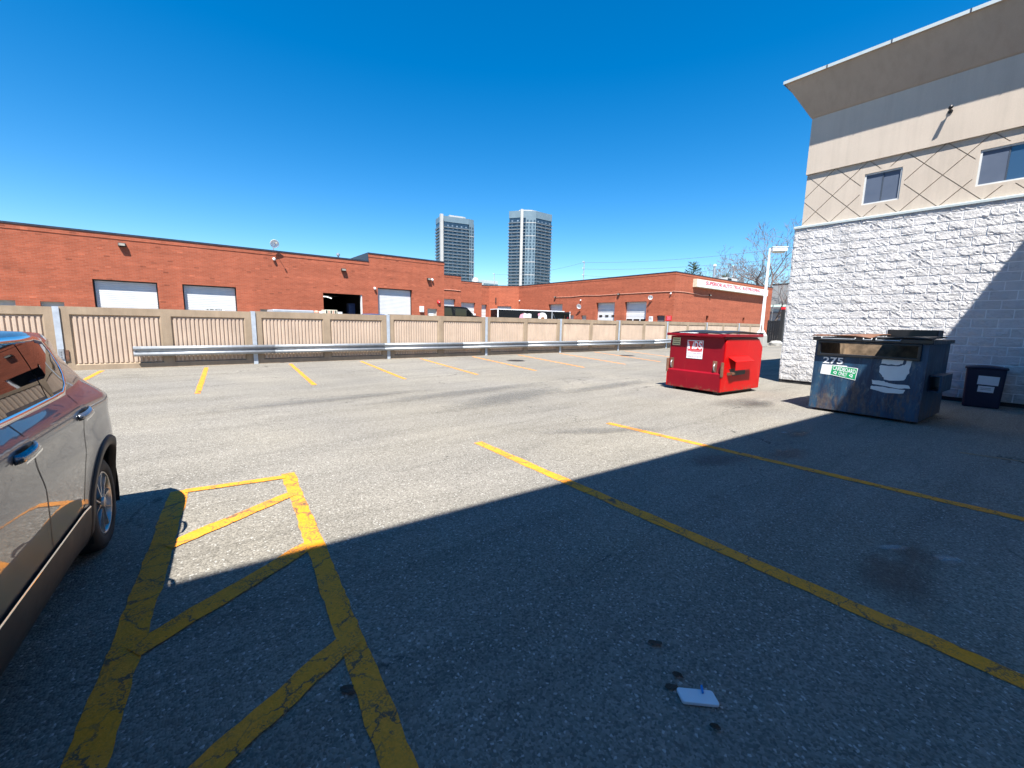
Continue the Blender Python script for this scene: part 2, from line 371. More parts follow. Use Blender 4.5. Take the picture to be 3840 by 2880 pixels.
def fit_text(name, s, u0, u1, v0, v1, fn, mat, parent, ext=.002, bold=0):
    """text stretched to the rectangle u0..u1, v0..v1 of a surface; fn(u,v,d)->xyz, d = outward"""
    me = text_mesh(name, s, 1.0, mat, ext=ext, bold=bold)
    xs = [v.co.x for v in me.vertices]; ys = [v.co.y for v in me.vertices]
    x0, x1, y0, y1 = min(xs), max(xs), min(ys), max(ys)
    for v in me.vertices:
        u = u0+(v.co.x-x0)/(x1-x0)*(u1-u0); w = v0+(v.co.y-y0)/(y1-y0)*(v1-v0)
        v.co = fn(u, w, v.co.z+ext)
    me.update(); return put(name, me, parent)

def wall(name, u0, u1, z0, z1, holes, fn, depth, mat, parent):
    """wall face in (u,z) with rectangular openings and their reveals; fn(u,z,d)->xyz, d>0 inward"""
    us = sorted({u0, u1, *[h[0] for h in holes], *[h[1] for h in holes]}); zs = sorted({z0, z1, *[h[2] for h in holes], *[h[3] for h in holes]})
    b = MB()
    for i in range(len(us)-1):
        for j in range(len(zs)-1):
            um, zm = (us[i]+us[i+1])/2, (zs[j]+zs[j+1])/2
            if any(h[0] < um < h[1] and h[2] < zm < h[3] for h in holes): continue
            b.add([fn(us[i], zs[j], 0), fn(us[i+1], zs[j], 0), fn(us[i+1], zs[j+1], 0), fn(us[i], zs[j+1], 0)], [(0, 1, 2, 3)])
    for a, c, e, g in holes:
        q = [(a, e), (c, e), (c, g), (a, g)]
        for k in range(4):
            p, r = q[k], q[(k+1) % 4]
            b.add([fn(*p, 0), fn(*r, 0), fn(*r, depth), fn(*p, depth)], [(0, 1, 2, 3)])
    # back skin and ends, so that the wall is a solid
    t = max(depth+.1, .3)
    for i in range(len(us)-1):
        for j in range(len(zs)-1):
            um, zm = (us[i]+us[i+1])/2, (zs[j]+zs[j+1])/2
            if any(h[0] < um < h[1] and h[2] < zm < h[3] for h in holes): continue
            b.add([fn(us[i], zs[j], t), fn(us[i], zs[j+1], t), fn(us[i+1], zs[j+1], t), fn(us[i+1], zs[j], t)], [(0, 1, 2, 3)])
    for p, r in (((u0, z0), (u0, z1)), ((u0, z1), (u1, z1)), ((u1, z1), (u1, z0))):
        b.add([fn(*p, 0), fn(*r, 0), fn(*r, t), fn(*p, t)], [(0, 1, 2, 3)])
    me = bpy.data.meshes.new(name); me.from_pydata(b.v, [], b.f)
    bm = bmesh.new(); bm.from_mesh(me); bmesh.ops.remove_doubles(bm, verts=bm.verts, dist=1e-4); bm.to_mesh(me); bm.free()
    me.materials.append(M[mat]); return put(name, me, parent)

# ------------------------------------------------------------------ ground
def sm(t): t = min(max(t, 0), 1); return t*t*(3-2*t)
def gz(x, y): return .22*sm((x-24)/12) if y < 17.12 else .62*sm((x-4)/18)
def make_ground():
    xs = [-700, -300, -120, -60, -30, -20, -14, -10]+[i*1.0 for i in range(-8, 46)]+[48, 52, 58, 66, 80, 100, 140, 200, 300, 500, 900]
    ys = [-300, -100, -40, -20, -10, -6]+[i*1.0 for i in range(-4, 17)]+[17.05, 17.15]+[i*1.0 for i in range(18, 60, 3)]+[64, 80, 110, 150, 250, 400, 900]
    b = MB(); nx = len(xs)
    for y in ys:
        for x in xs: b.v.append((x, y, gz(x, y)))
    for j in range(len(ys)-1):
        for i in range(nx-1): a = j*nx+i; b.f.append((a, a+1, a+nx+1, a+nx))
    return b.build('parking_lot', 'asphalt', kind='structure', smooth=False)
LOT = make_ground()
def ragged_line(p, q, w, parent=LOT, amp=.006, mat='yellow', z=.004):
    P, Q = Vector((*p, 0)), Vector((*q, 0)); d = Q-P; L = d.length; d.normalize(); n = Vector((-d.y, d.x, 0))
    k = max(2, int(L/.05)); b = MB(); j1 = j2 = 0
    for i in range(k+1):
        j1 = .6*j1+random.uniform(-amp, amp); j2 = .6*j2+random.uniform(-amp, amp)
        c = P+d*(L*i/k)
        e = random.uniform(-.012, .012) if i in (0, k) else 0
        for s_, j in ((-1, j1), (1, j2)):
            x = c+n*(s_*w/2+j)+d*e*s_; b.v.append((x.x, x.y, gz(x.x, x.y)+z))
        if i: b.f.append((2*i-2, 2*i-1, 2*i+1, 2*i))
    return b.build('painted_line', mat, parent)
# stall lines along the concrete fence
for a, c in (((-7.0, 16.6), (-7.2, 10.8)), ((-4.4, 16.6), (-4.6, 10.8)), ((-1.93, 16.57), (-2.12, 10.75)), ((.48, 16.32), (.13, 10.74)), ((2.89, 16.42), (2.40, 10.82)), ((5.36, 16.42), (4.70, 10.76)),
             ((7.95, 16.55), (7.01, 10.67)), ((10.62, 16.6), (9.38, 10.65)), ((13.38, 16.6), (11.74, 10.61)), ((16.3, 16.6), (14.34, 10.7)), ((19.2, 16.6), (16.9, 10.7)), ((22.1, 16.6), (19.5, 10.7))):
    ragged_line(a, c, .105)
# stall lines at the building side, and the hatched box beside the car
ragged_line((2.97, 4.50), (2.90, -.6), .125); ragged_line((5.33, 4.25), (5.58, -.6), .12); ragged_line((8.0, .55), (8.3, -.8), .07, mat='oldline')
ragged_line((-.135, 4.70), (-.40, 1.7), .135, z=.004); ragged_line((.735, 4.64), (.47, .9), .115, z=.0045)
for a, c in (((-.10, 4.655), (.70, 4.53)), ((-.20, 3.555), (.66, 4.045)), ((-.30, 2.47), (.60, 3.02)), ((-.40, 1.44), (.54, 1.95))):
    ragged_line(a, c, .125 if a[1] < 4.6 else .10, z=.008)

def stain_mat(name, col, a):
    t = NT(name); o = t.obj()
    r = t.n('ShaderNodeVectorMath', operation='LENGTH'); t.t.links.new(o, r.inputs[0])
    k = t.math('MULTIPLY', t.ramp(t.math('ADD', r.outputs['Value'], t.ramp(t.noise(t.pos(), 5, 6, .7), .25, .75, -.35, .35)), .35, .95, 1, 0), a)
    t.set(Base_Color=col, Roughness=.6, Alpha=k); t.m.blend_method = 'BLEND' if hasattr(t.m, 'blend_method') else None
    return t.m
M['oil'] = stain_mat('oil_stain', (.04, .038, .036), .38); M['spill'] = stain_mat('dried_white_spill', (.45, .46, .47), .35)
M['damp'] = stain_mat('worn_patch', (.12, .115, .105), .32)
def stain(x, y, rx, ry, rot, mat, z=.010):
    b = MB().add([(-1, -1, 0), (1, -1, 0), (1, 1, 0), (-1, 1, 0)], [(0, 1, 2, 3)])
    o = put('ground_stain', b.mesh('ground_stain', mat), LOT, (x, y, z), rot); o.scale = (rx, ry, 1)
for i, a in enumerate(((4.95, 2.28, .62, .26, -.25), (5.95, 1.86, .55, .22, -.15), (3.5, .42, .42, .26, .2), (3.98, .40, .25, .16, .3), (9.4, 3.6, .7, .35, .1), (7.2, 2.15, .4, .16, 0))):
    stain(*a, 'oil', .010+i*.0008)
stain(3.94, .52, .13, .05, -.6, 'spill', .019); stain(4.07, .24, .12, .07, -.6, 'spill', .0195); stain(7.09, 2.31, .09, .04, 0, 'spill', .0202)
for i, a in enumerate(((5.6, 7.0, 2.2, .6, .25), (5.0, 8.0, 2.8, .35, .1), (4.95, 3.9, 1.3, .22, -.45), (8.6, 6.9, 2.2, .35, .05), (9.2, 3.9, 1.0, .45, 0), (2.2, 8.6, 2.6, .25, .05))):
    stain(*a, 'damp', .0215+i*.0008)

# ------------------------------------------------------------------ concrete fence with steel posts
PX = [-12.1, -7.4, -2.75, 1.91, 6.69, 11.62, 16.67, 21.85, 27.3, 32.9, 38.5, 43.2]
FY = 16.95
def ftop(x): return 1.785+.0052*(x+2.7)
def make_fence():
    F = thing('concrete_fence', (PX[0], FY, 0), 'long beige precast concrete fence with ribbed panels and steel posts along the lot', 'fence')
    off = Vector((PX[0], FY, 0)); far = MB(); nrib = 0
    for i in range(len(PX)-1):
        x0, x1 = PX[i]+.055, PX[i+1]-.055; top = (ftop(x0)+ftop(x1))/2+random.uniform(-.008, .008); zb = gz(PX[i], 10)-.05
        L = x1-x0; m = .19; mid = (x0+x1)/2; rec = [(x0+m, mid-.12), (mid+.12, x1-m)]; r0, r1 = .15+zb+.05, top-.215
        b = MB(); D = .05; I = .045
        us = [x0, rec[0][0], rec[0][1], rec[1][0], rec[1][1], x1]; zs = [zb, r0, r1, top]
        P = lambda u, z, d: (u-off.x, d, z)
        for a in range(5):
            for c in range(3):
                if c == 1 and a in (1, 3): continue
                b.add([P(us[a], zs[c], 0), P(us[a+1], zs[c], 0), P(us[a+1], zs[c+1], 0), P(us[a], zs[c+1], 0)], [(0, 1, 2, 3)])
        for u0, u1 in rec:
            o = [P(u0, r0, 0), P(u1, r0, 0), P(u1, r1, 0), P(u0, r1, 0)]; q = [P(u0+I, r0+I*.7, D), P(u1-I, r0+I*.7, D), P(u1-I, r1-I*.7, D), P(u0+I, r1-I*.7, D)]
            b.add(o+q, [(k, (k+1) % 4, (k+1) % 4+4, k+4) for k in range(4)])
        b.add([P(x0, zb, 0), P(x1, zb, 0), P(x1, top, 0), P(x0, top, 0), P(x0, zb, .15), P(x1, zb, .15), P(x1, top, .15), P(x0, top, .15)], [(2, 3, 7, 6), (4, 5, 6, 7), (1, 2, 6, 5), (0, 3, 7, 4)])
        panel = b.build('panel', 'fence', F)
        rb = MB()
        for u0, u1 in rec: rb.add([P(u0+I, r0+I*.7, D), P(u1-I, r0+I*.7, D), P(u1-I, r1-I*.7, D), P(u0+I, r1-I*.7, D)], [(0, 1, 2, 3)])
        rb.build('recessed_face', 'rib', panel)
        z0, z1 = r0+I*.7+.012, r1-I*.7-.03
        sec = lambda d: [(-.030-.012*d, 0), (.030+.012*d, 0)]
        def rib_mb(cx, b2):
            lo, hi = -.042, .042; k = .026; dd = .034
            pts = [(lo, D), (-k, D-dd), (k, D-dd), (hi, D)]
            vs = [(cx+u, d, z0) for u, d in pts]+[(cx+u, d, z1) for u, d in pts]
            return b2.add(vs, [(0, 1, 5, 4), (1, 2, 6, 5), (2, 3, 7, 6), (3, 2, 1, 0), (4, 5, 6, 7)])
        me = None
        for u0, u1 in rec:
            n = int(round((u1-u0-2*I)/.111)); st = (u1-u0-2*I)/n
            for k in range(n):
                cx = u0+I+st*(k+.5)-off.x
                if 1 <= i <= 7 and nrib < 270 and not (i == 1 and k < n-9) and not (i == 1 and u0 == rec[0][0]):
                    if me is None: me = rib_mb(0, MB()).mesh('rib', 'rib')
                    put('rib', me, panel, (cx, 0, 0)); nrib += 1
                else: rib_mb(cx, far)
    far.build('rib_rows', 'rib', F, kind='stuff')
    for i, x in enumerate(PX):
        z0 = gz(x, 10)-.05; t = ftop(x)+.004; b = MB(); X = x-off.x
        b.box(X-.065, X+.065, -.035, -.022, z0, t); b.box(X-.008, X+.008, -.022, .17, z0, t-.002); b.box(X-.065, X+.065, .17, .183, z0, t)
        p = b.build('post', 'galv_w', F)
        if i == 2:
            h = MB(); h.box(X-.05, X+.06, -.060, -.036, .34, .62)
            h.build('bolted_plate', 'galv', p)
            h = MB(); h.box(X+.066, X+.15, -.030, -.002, .28, .58); h.build('rusty_bracket', 'rust', p)
            h = MB()
            for zz in (.40, .47, .55): h.lathe([(.001, -.075), (.014, -.074), (.014, -.061)], 8, (X+.0, 0, zz), 'y')
            h.build('bolt_heads', 'galv', p)
make_fence()
def make_guardrail():
    G = thing('guardrail', (-1.24, 16.855, 0), 'galvanised steel W-beam guardrail in front of the concrete fence', 'guardrail')
    prof = [(.155, .0), (.150, -.030), (.118, -.062), (.085, -.078), (.060, -.066), (.030, -.020), (.0, .002), (-.030, -.020), (-.060, -.066), (-.085, -.078), (-.118, -.062), (-.150, -.030), (-.155, .0)]
    x = 0.0; i = 0
    while x < 41:
        b = MB(); L = 3.86; y = -.003 if i % 2 else 0
        zc = lambda u: .515+gz(u-1.24, 10)+.006*math.sin(u*.9)
        for u in (x-.12 if i else x, x+L):
            for z, d in prof: b.v.append((u, d+y, z+zc(u)))
        n = len(prof)
        for k in range(n-1): b.f.append((k, k+1, n+k+1, n+k))
        o = b.build('rail', 'galv', G, smooth=True); s = o.modifiers.new('thick', 'SOLIDIFY'); s.thickness = .004
        if i:
            h = MB()
            for dx in (-.09, -.03):
                for dz in (.09, -.09): h.lathe([(.001, -.094), (.013, -.092), (.013, -.076)], 6, (x+dx, 0, zc(x)+dz), 'y')
            h.build('bolt_heads', 'galv', o)
        x += L; i += 1
    for px in PX[3:]:
        X = px+1.24; z = gz(px, 10); MB().box(X-.05, X+.05, .004, .058, z+.42, z+.60).build('offset_block', 'galv_w', G)
make_guardrail()
def manhole(x, y, r, label):
    T = thing('catch_basin', (x, y, .002), label, 'drain cover', group='drain covers in the lot')
    MB().lathe([(r+.07, .001), (r+.07, .012), (r, .014)], 28).build('rim', 'iron', T)
    MB().lathe([(.001, .010), (r-.005, .010)], 28).build('cover', 'iron', T)
    for k in range(-3, 4):
        w = math.sqrt(max(r*r*.85-(k*r*.24)**2, .01)); MB().box(-w, w, k*r*.24-.025, k*r*.24+.025, .0105, .020).build('bar', 'blackm', T)
manhole(11.13, 13.95, .33, 'round iron drain cover on a stall line, nearer of the two')
manhole(18.6, 13.8, .33, 'round iron drain cover farther off, nearer the red dumpster')

# ------------------------------------------------------------------ commercial building with split-face block wall (right, and its wing behind the viewer)
def clip_rect(poly, x0, x1, y0, y1):
    def cl(ps, f, inter):
        out = []
        for i in range(len(ps)):
            a, b = ps[i-1], ps[i]
            if f(b):
                if not f(a): out.append(inter(a, b))
                out.append(b)
            elif f(a): out.append(inter(a, b))
        return out
    def ix(c): return lambda a, b: (c, a[1]+(b[1]-a[1])*(c-a[0])/(b[0]-a[0]))
    def iy(c): return lambda a, b: (a[0]+(b[0]-a[0])*(c-a[1])/(b[1]-a[1]), c)
    for f, g in ((lambda p: p[0] >= x0, ix(x0)), (lambda p: p[0] <= x1, ix(x1)), (lambda p: p[1] >= y0, iy(y0)), (lambda p: p[1] <= y1, iy(y1))):
        if poly: poly = cl(poly, f, g)
    return poly
def area(p): return abs(sum(p[i-1][0]*p[i][1]-p[i][0]*p[i-1][1] for i in range(len(p))))/2
def make_commercial():
    X0, YN, YS = 14.0, 4.87, -2.6
    B = thing('commercial_building', (X0, YN, 0), 'beige stucco and white split-face block building with flared cornice at the right', 'building')
    ox, oy = X0, YN
    L = lambda x, y, z: (x-ox, y-oy, z)
    # base band and mortar core (west face and north face)
    b = MB(); b.box(.012, 15, YS-oy, -.012, 0, .092); base = b.build('black_base', 'band', B)
    core = MB().box(.005, 15, YS-oy, -.012, .094, 4.41).build('mortar_bed', 'mortar', B)
    # split-face blocks, west face
    rnd = random.Random(3)
    def block_mesh(w, h, seed):
        r = random.Random(seed); US = [0, .014, .09, .19, .29, .39, .5, .61, .71, .81, .91, .986, 1]; VS = [0, .03, .17, .38, .60, .83, .97, 1]; nu, nv = 12, 7; b = MB(); H = [[0]*(nu+1) for _ in range(nv+1)]
        tu, tv = r.uniform(-.006, .006), r.uniform(-.006, .006); bumps = [(r.uniform(0, 1), r.uniform(0, 1), r.uniform(.07, .25), r.uniform(-.007, .010)) for _ in range(9)]
        for j in range(nv+1):
            for i in range(nu+1):
                u, v = US[i], VS[j]; e = min(min(u, 1-u)*w, min(v, 1-v)*h)
                d = .006+tu*(u-.5)+tv*(v-.5)+sum(a*math.exp(-((u-p)**2+((v-q)*.5)**2)/s**2) for p, q, s, a in bumps)+r.uniform(-.006, .006)
                H[j][i] = max(d, .002)*min(1, e/.006+.10)
        b.grid(lambda u, v: (-H[int(round(v*nv))][int(round(u*nu))], -(1-US[int(round(u*nu))])*w, VS[int(round(v*nv))]*h), nu, nv)
        # sides back to the mortar
        o = len(b.v)
        for (y, z) in ((-w, 0), (0, 0), (0, h), (-w, h)): b.v.append((.0055, y, z))
        row = nu+1; c = [0, nu, nv*row+nu, nv*row]
        b.f.append((*range(0, nu+1), o+1, o)); b.f.append((*[k*row+nu for k in range(nv+1)], o+2, o+1))
        b.f.append((*[nv*row+nu-k for k in range(nu+1)], o+3, o+2)); b.f.append((*[(nv-k)*row for k in range(nv+1)], o, o+3))
        return b
    var = [block_mesh(.387, .182, s).mesh('block', 'block') for s in range(16)]
    rest = MB(); n = 0
    for k in range(22):
        z = .095+.2*k; h = .182 if k < 21 else .100
        j0 = .335 if k % 2 == 0 else .1325
        y = j0+.405*12
        while y > YS:
            t = min(y+.405, YN+.0)-.009; lo = y+.009
            if t-lo > .03:
                full = abs((t-lo)-.387) < .004 and k < 21
                vis = t > .05
                if vis and n < 300:
                    me = rnd.choice(var) if full else block_mesh(t-lo, h, rnd.randint(0, 9999)).mesh('block', 'block')
                    put('block', me, core, (0, t-oy, z+.004)); n += 1
                else:
                    q = block_mesh(t-lo, h, rnd.randint(0, 60)); rest.add([(x, yy+t-oy, zz+z+.004) for x, yy, zz in q.v], q.f)
            y -= .405
    rest.build('block_rows', 'block', B, kind='stuff')
    nb = MB()   # north face, block courses as joined geometry (seen edge-on only)
    for k in range(22):
        z = .09+.2*k; h = .192 if k < 21 else .112; x = 0.0 if k % 2 else -.2
        while x < 15:
            a, c = max(x, .002)+.004, min(x+.405, 15)-.004
            if c-a > .05: nb.box(a, c, -.012, .010+rnd.uniform(-.006, .008), z+.004, z+h)
            x += .405
    nb.build('north_block_rows', 'block', B, kind='stuff')
    # metal flashing on top of the blocks
    b = MB(); yA, yB = YS-oy, .035
    prof = [(-.035, 4.405), (-.035, 4.455), (-.02, 4.468), (.08, 4.492), (.08, 4.405)]
    b.prism(prof, lambda u, v, d: (u, d, v), yA, yB); b.build('flashing', 'flash', B)
    MB().box(.082, 15, -.10, .03, 4.412, 4.49).build('north_flashing', 'flash', B)
    # lower stucco band with diamond panels and windows; stucco plane
    SX = .085; z0, z1 = 4.493, 5.85; yT = -.12
    wins = [(2.72-oy, 3.45-oy, 4.79, 5.55), (-.06-oy, 1.45-oy, 4.79, 5.55), (-2.4-oy, -1.5-oy, 4.79, 5.55)]
    holes = [(a, c, e, g) for a, c, e, g in wins]
    wall('stucco_backing', YS-oy, yT, z0, z1, holes, lambda u, z, d: (SX+.022+d, u, z), .09, 'stucco_d', B)
    gap = .012; cy, cz = 4.45-oy, 5.52; hh = .35
    for i in range(-3, 22):
        for j in range(-6, 3):
            if (i+j) % 2: continue
            c = (cy-i*hh, cz+j*hh+hh*0)
            c = (cy-i*hh, cz-hh+j*hh)
            r = hh-gap
            poly = clip_rect([(c[0]-r, c[1]), (c[0], c[1]-r), (c[0]+r, c[1]), (c[0], c[1]+r)], YS-oy, yT, z0, z1)
            if len(poly) < 3 or area(poly) < .002: continue
            parts = [poly]
            for a, d, e, g in [(a-.06, d+.06, e-.06, g+.06) for a, d, e, g in wins]:
                nxt = []
                for p in parts:
                    inside = clip_rect(p, a, d, e, g)
                    if len(inside) < 3 or area(inside) < 1e-5: nxt.append(p); continue
                    for rct in ((-99, a, -99, 99), (d, 99, -99, 99), (a, d, -99, e), (a, d, g, 99)):
                        q = clip_rect(p, *rct)
                        if len(q) >= 3 and area(q) > 1e-4: nxt.append(q)
                parts = nxt
            if not parts: continue
            b = MB()
            for p in parts: b.prism(p, lambda u, v, d: (SX+d, u, v), 0, .0218)
            b.build('stucco_panel', 'stucco', B)
    for a, c, e, g in wins:   # plain stucco surround and the window itself
        b = MB(); s = .0595
        for q in ((a-s, a, e-s, g+s), (c, c+s, e-s, g+s), (a, c, e-s, e), (a, c, g, g+s)): b.box(SX, SX+.021, q[0], q[1], q[2], q[3])
        b.build('window_surround', 'stucco', B)
        W = MB(); f = .035
        for q in ((a, a+f, e, g), (c-f, c, e, g), (a+f, c-f, e, e+f), (a+f, c-f, g-f, g)): W.box(SX+.025, SX+.10, q[0], q[1], q[2], q[3])
        w = W.build('window', 'pale', B)
        m = (a+c)/2 if c-a < 1 else 1.02-oy
        MB().box(SX+.055, SX+.075, a+f, m-.012, e+f, g-f).build('pane', 'winglass' if c-a > 1 else 'winscreen', w)
        MB().box(SX+.045, SX+.065, m+.012, c-f, e+f, g-f).build('pane', 'winscreen', w)
        MB().box(SX+.04, SX+.08, m-.010, m+.010, e+f, g-f).build('mullion', 'winframe', w)
    # rest of the shell, upper stucco band, cornice
    MB().box(SX+.45, 15, YS-oy, yT, 4.5, 7.28).build('core_wall', 'stucco', B)
    MB().box(SX+.02, 15, yT-.30, yT-.001, 4.493, 5.85).build('north_stucco', 'stucco', B)
    MB().box(.03, 15, YS-oy, yT+.02, 5.852, 7.3).build('upper_stucco', 'stucco', B)
    o, zt = .57, 8.22; x0, y1 = .03, yT+.02
    yS = YS-oy
    def ring(d, z): return [(x0-d, yS, z), (x0-d, y1+d, z), (15, y1+d, z)]
    b = MB(); A = ring(-.0, 7.302); A2 = ring(.03, 7.33); Bp = ring(o-.03, zt-.03); C = ring(o, zt)
    b.v += A+A2+Bp+C+ring(o, zt+.01)
    for k in range(4):
        for i in range(2): b.f.append((k*3+i, k*3+i+1, k*3+i+4, k*3+i+3))
    t = len(b.v); b.v += [(15, yS, zt+.01), (15, yS, 7.302)]; b.f.append((12, 13, 14, t)); b.f.append((0, 3, 6, 9, 12, t, t+1))
    b.build('cornice', 'stucco_d', B)
    b = MB(); e = .025; q = ring(o+e, zt-.02); q2 = ring(o+e, zt+.055); q3 = ring(o-.12, zt+.075); b.v += q+q2+q3
    for k in range(2):
        for i in range(2): b.f.append((k*3+i, k*3+i+1, k*3+i+4, k*3+i+3))
    b.build('cornice_cap', 'flash', B)
    for i in range(6):
        yy = y1-.4-i*1.25; MB().box(x0-o-e-.006, x0-o-e-.0005, yy-.012, yy+.012, zt-.022, zt+.057).build('cap_joint', 'dark', B)
    # the wing behind the viewer: its roof edge shades the foreground
    H = 8.3
    W = thing('rear_wing_building', (3, -1.42, 0), 'wing of the beige stucco building behind the shaded stalls', 'building', rotz=-.062)
    MB().box(-26, 11.0, -12, 0, 0, .092).build('black_base', 'band', W); MB().box(-26, 11.0, -12, .004, .094, 4.41).build('block_wall', 'mortar', W)
    MB().box(-26, 10.9, -12, -.08, 4.412, 7.3).build('stucco_wall', 'stucco', W)
    b = MB(); b.prism([(-.1, 7.302), (.58, 8.22), (.58, H), (-12, H), (-12, 7.302)], lambda u, v, d: (d, u, v), -26, 10.9); b.build('cornice', 'stucco_d', W)
    MB().box(-26, 11.0, -.09, .03, 4.40, 4.49).build('flashing', 'flash', W)
    for k in range(5):
        x = -20+k*6.2; MB().box(x, x+1.6, -.085, -.06, 4.8, 5.55).build('window', 'winglass', W)
make_commercial()
def wall_camera():
    T = thing('security_camera', (14.03, 2.03, 6.52), 'small dark security camera on an arm on the beige stucco wall', 'camera')
    MB().lathe([(.001, -.02), (.045, -.02), (.045, 0), (.001, 0)], 12, (0, 0, 0), 'x').build('mount', 'blackm', T)
    MB().tube([(-.02, 0, 0), (-.14, -.01, .03)], .014, 8).build('arm', 'blackm', T)
    MB().tube([(-.08, .0, .05), (-.20, -.03, .025)], [.035, .04], 12).build('housing', 'blackm', T, smooth=True)
wall_camera()

# ------------------------------------------------------------------ red brick industrial buildings
def roller(name, u0, u1, z0, z1, fn, mat, parent, pitch=.10, groove=.012):
    """door leaf with horizontal slats, real profile"""
    b = MB(); z = z0; pr = []
    while z < z1-1e-6:
        t = min(z+pitch, z1); pr += [(z, groove), (z+(t-z)*.18, 0), (z+(t-z)*.82, 0), (t, groove)]; z = t
    for z, d in pr: b.v += [fn(u0, z, d), fn(u1, z, d)]
    for i in range(len(pr)-1):
        if abs(pr[i][0]-pr[i+1][0]) > 1e-6: b.f.append((2*i, 2*i+1, 2*i+3, 2*i+2))
    return b.build(name, mat, parent)
def coping(parent, fn, u0, u1, z, mat='dark'):
    b = MB(); b.prism([(-.05, z-.01), (-.05, z+.075), (.35, z+.085), (.35, z-.01)], lambda a, c, d: fn(d, c, a), u0, u1); b.build('coping', mat, parent)
    b = MB(); b.prism([(-.022, z-.235), (-.022, z-.012), (.0, z-.012), (.0, z-.235)], lambda a, c, d: fn(d, c, a), u0, u1); return b
def make_left_brick():
    B = thing('brick_building', (-6, 31, 0), 'long low red brick industrial building behind the fence, with stepped parapets and white roller doors', 'building')
    O = Vector((-6, 31, 0)); Rv = lambda p: (p[0]-O.x, p[1]-O.y, p[2])
    def FY_(Y): return lambda u, z, d: Rv((u, Y+d, z))
    # front A and B
    fA, zA, zB, R = FY_(31), 5.80, 6.37, .28
    doors = [(-3.58, -.99, 0, 3.43), (.11, 2.70, 0, 3.43), (7.70, 10.37, 0, 3.41)]
    mans = [(-7.3, -6.34, 0, 2.2), (-5.52, -4.70, 0, 2.19), (3.91, 4.75, 0, 2.16)]
    wall('wall', -46, 10.9, 0, zA, doors+mans, fA, R, 'brick', B)
    coping(B, fA, -46, 10.9, zA).build('soldier_course', 'brick', B)
    doorB = [(11.52, 14.24, 0, 4.0)]; manB = [(15.54, 16.40, 0, 2.64)]
    wall('wall', 10.9, 17.04, 0, zB, doorB+manB, fA, R, 'brick', B)
    coping(B, fA, 10.9-.02, 17.06, zB).build('soldier_course', 'brick', B)
    for k, (a, c, e, g) in enumerate(doors[:2]+doorB):
        d = roller('roller_door', a+.06, c-.06, e, g-.05, lambda u, z, dd: fA(u, z, R-.06+dd), 'white_door', B)
        b = MB()
        for q in ((a, a+.06, e, g), (c-.06, c, e, g), (a+.06, c-.06, g-.05, g)): b.prism([(q[0], q[2]), (q[1], q[2]), (q[1], q[3]), (q[0], q[3])], lambda u, v, dd: fA(u, v, R-.09+dd), 0, .09)
        b.build('frame', 'blackm', d)
        if k == 1:
            b = MB().prism([(a+.95, 1.98), (a+1.95, 1.98), (a+1.95, 2.10), (a+.95, 2.10)], lambda u, v, dd: fA(u, v, R-.062-dd), 0, .006); s = b.build('notice_strip', 'white', d)
            b = MB(); u = a+1.0
            for wd in (.05, .12, .03, .22, .04, .16, .10, .12): b.prism([(u, 2.01), (u+wd-.02, 2.01), (u+wd-.02, 2.07), (u, 2.07)], lambda p, v, dd: fA(p, v, R-.0685-dd), 0, .002); u += wd
            b.build('dark_print', 'ink', d)
    for a, c, e, g in mans+manB:
        d = MB().prism([(a, e), (c, e), (c, g), (a, g)], lambda u, v, dd: fA(u, v, .16+dd), 0, .05).build('door', 'grey_door', B)
        b = MB()
        for q in ((a, a+.05, e, g), (c-.05, c, e, g), (a+.05, c-.05, g-.05, g)): b.prism([(q[0], q[2]), (q[1], q[2]), (q[1], q[3]), (q[0], q[3])], lambda u, v, dd: fA(u, v, .10+dd), 0, .058)
        b.build('door_frame', 'grey_door', d)
    d0 = manB[0]
    for zz in (2.22, 2.08, 1.98): MB().prism([(15.75, zz), (16.15, zz), (16.15, zz+.06), (15.75, zz+.06)], lambda u, v, dd: fA(u, v, .157-dd), 0, .002).build('lettering_strip', 'white', B)
    # room behind the open door
    a, c = 7.2, 10.85; b = MB(); P = lambda x, y, z: Rv((x, y, z))
    for q in ([(a,31.4,0),(a,40,0),(a,40,4.5),(a,31.4,4.5)], [(c,31.4,0),(c,40,0),(c,40,4.5),(c,31.4,4.5)], [(a,40,0),(c,40,0),(c,40,4.5),(a,40,4.5)], [(a,31.4,4.5),(c,31.4,4.5),(c,40,4.5),(a,40,4.5)], [(a,31.3,.01),(c,31.3,.01),(c,40,.01),(a,40,.01)]):
        b.add([P(*x) for x in q], [(0, 1, 2, 3)])
    b.build('workshop_interior', 'void', B)
    MB().prism([(10.29, 0), (10.36, 0), (10.36, 3.4), (10.29, 3.4)], lambda u, v, dd: fA(u, v, .05+dd), 0, .2).build('door_track', 'white', B)
    # B's flank above roof A, roofs, return walls
    MB().box(*[10.86-O.x, 10.898-O.x], 0.005, 16, 5.45, zB+.08).build('flank_flashing', 'dark', B)
    MB().box(-46-O.x, 10.85-O.x, .31, 30, 5.2, 5.42).build('roof', 'greyroof', B); MB().box(10.93-O.x, 17.0-O.x, .31, 30, 5.9, 6.05).build('roof', 'greyroof', B)
    wall('wall', 31.03, 47.2, 0, zB, [], lambda u, z, d: Rv((17.035-d, u, z)), .1, 'brick', B)
    # set-back units C, D, E
    zC = 7.40
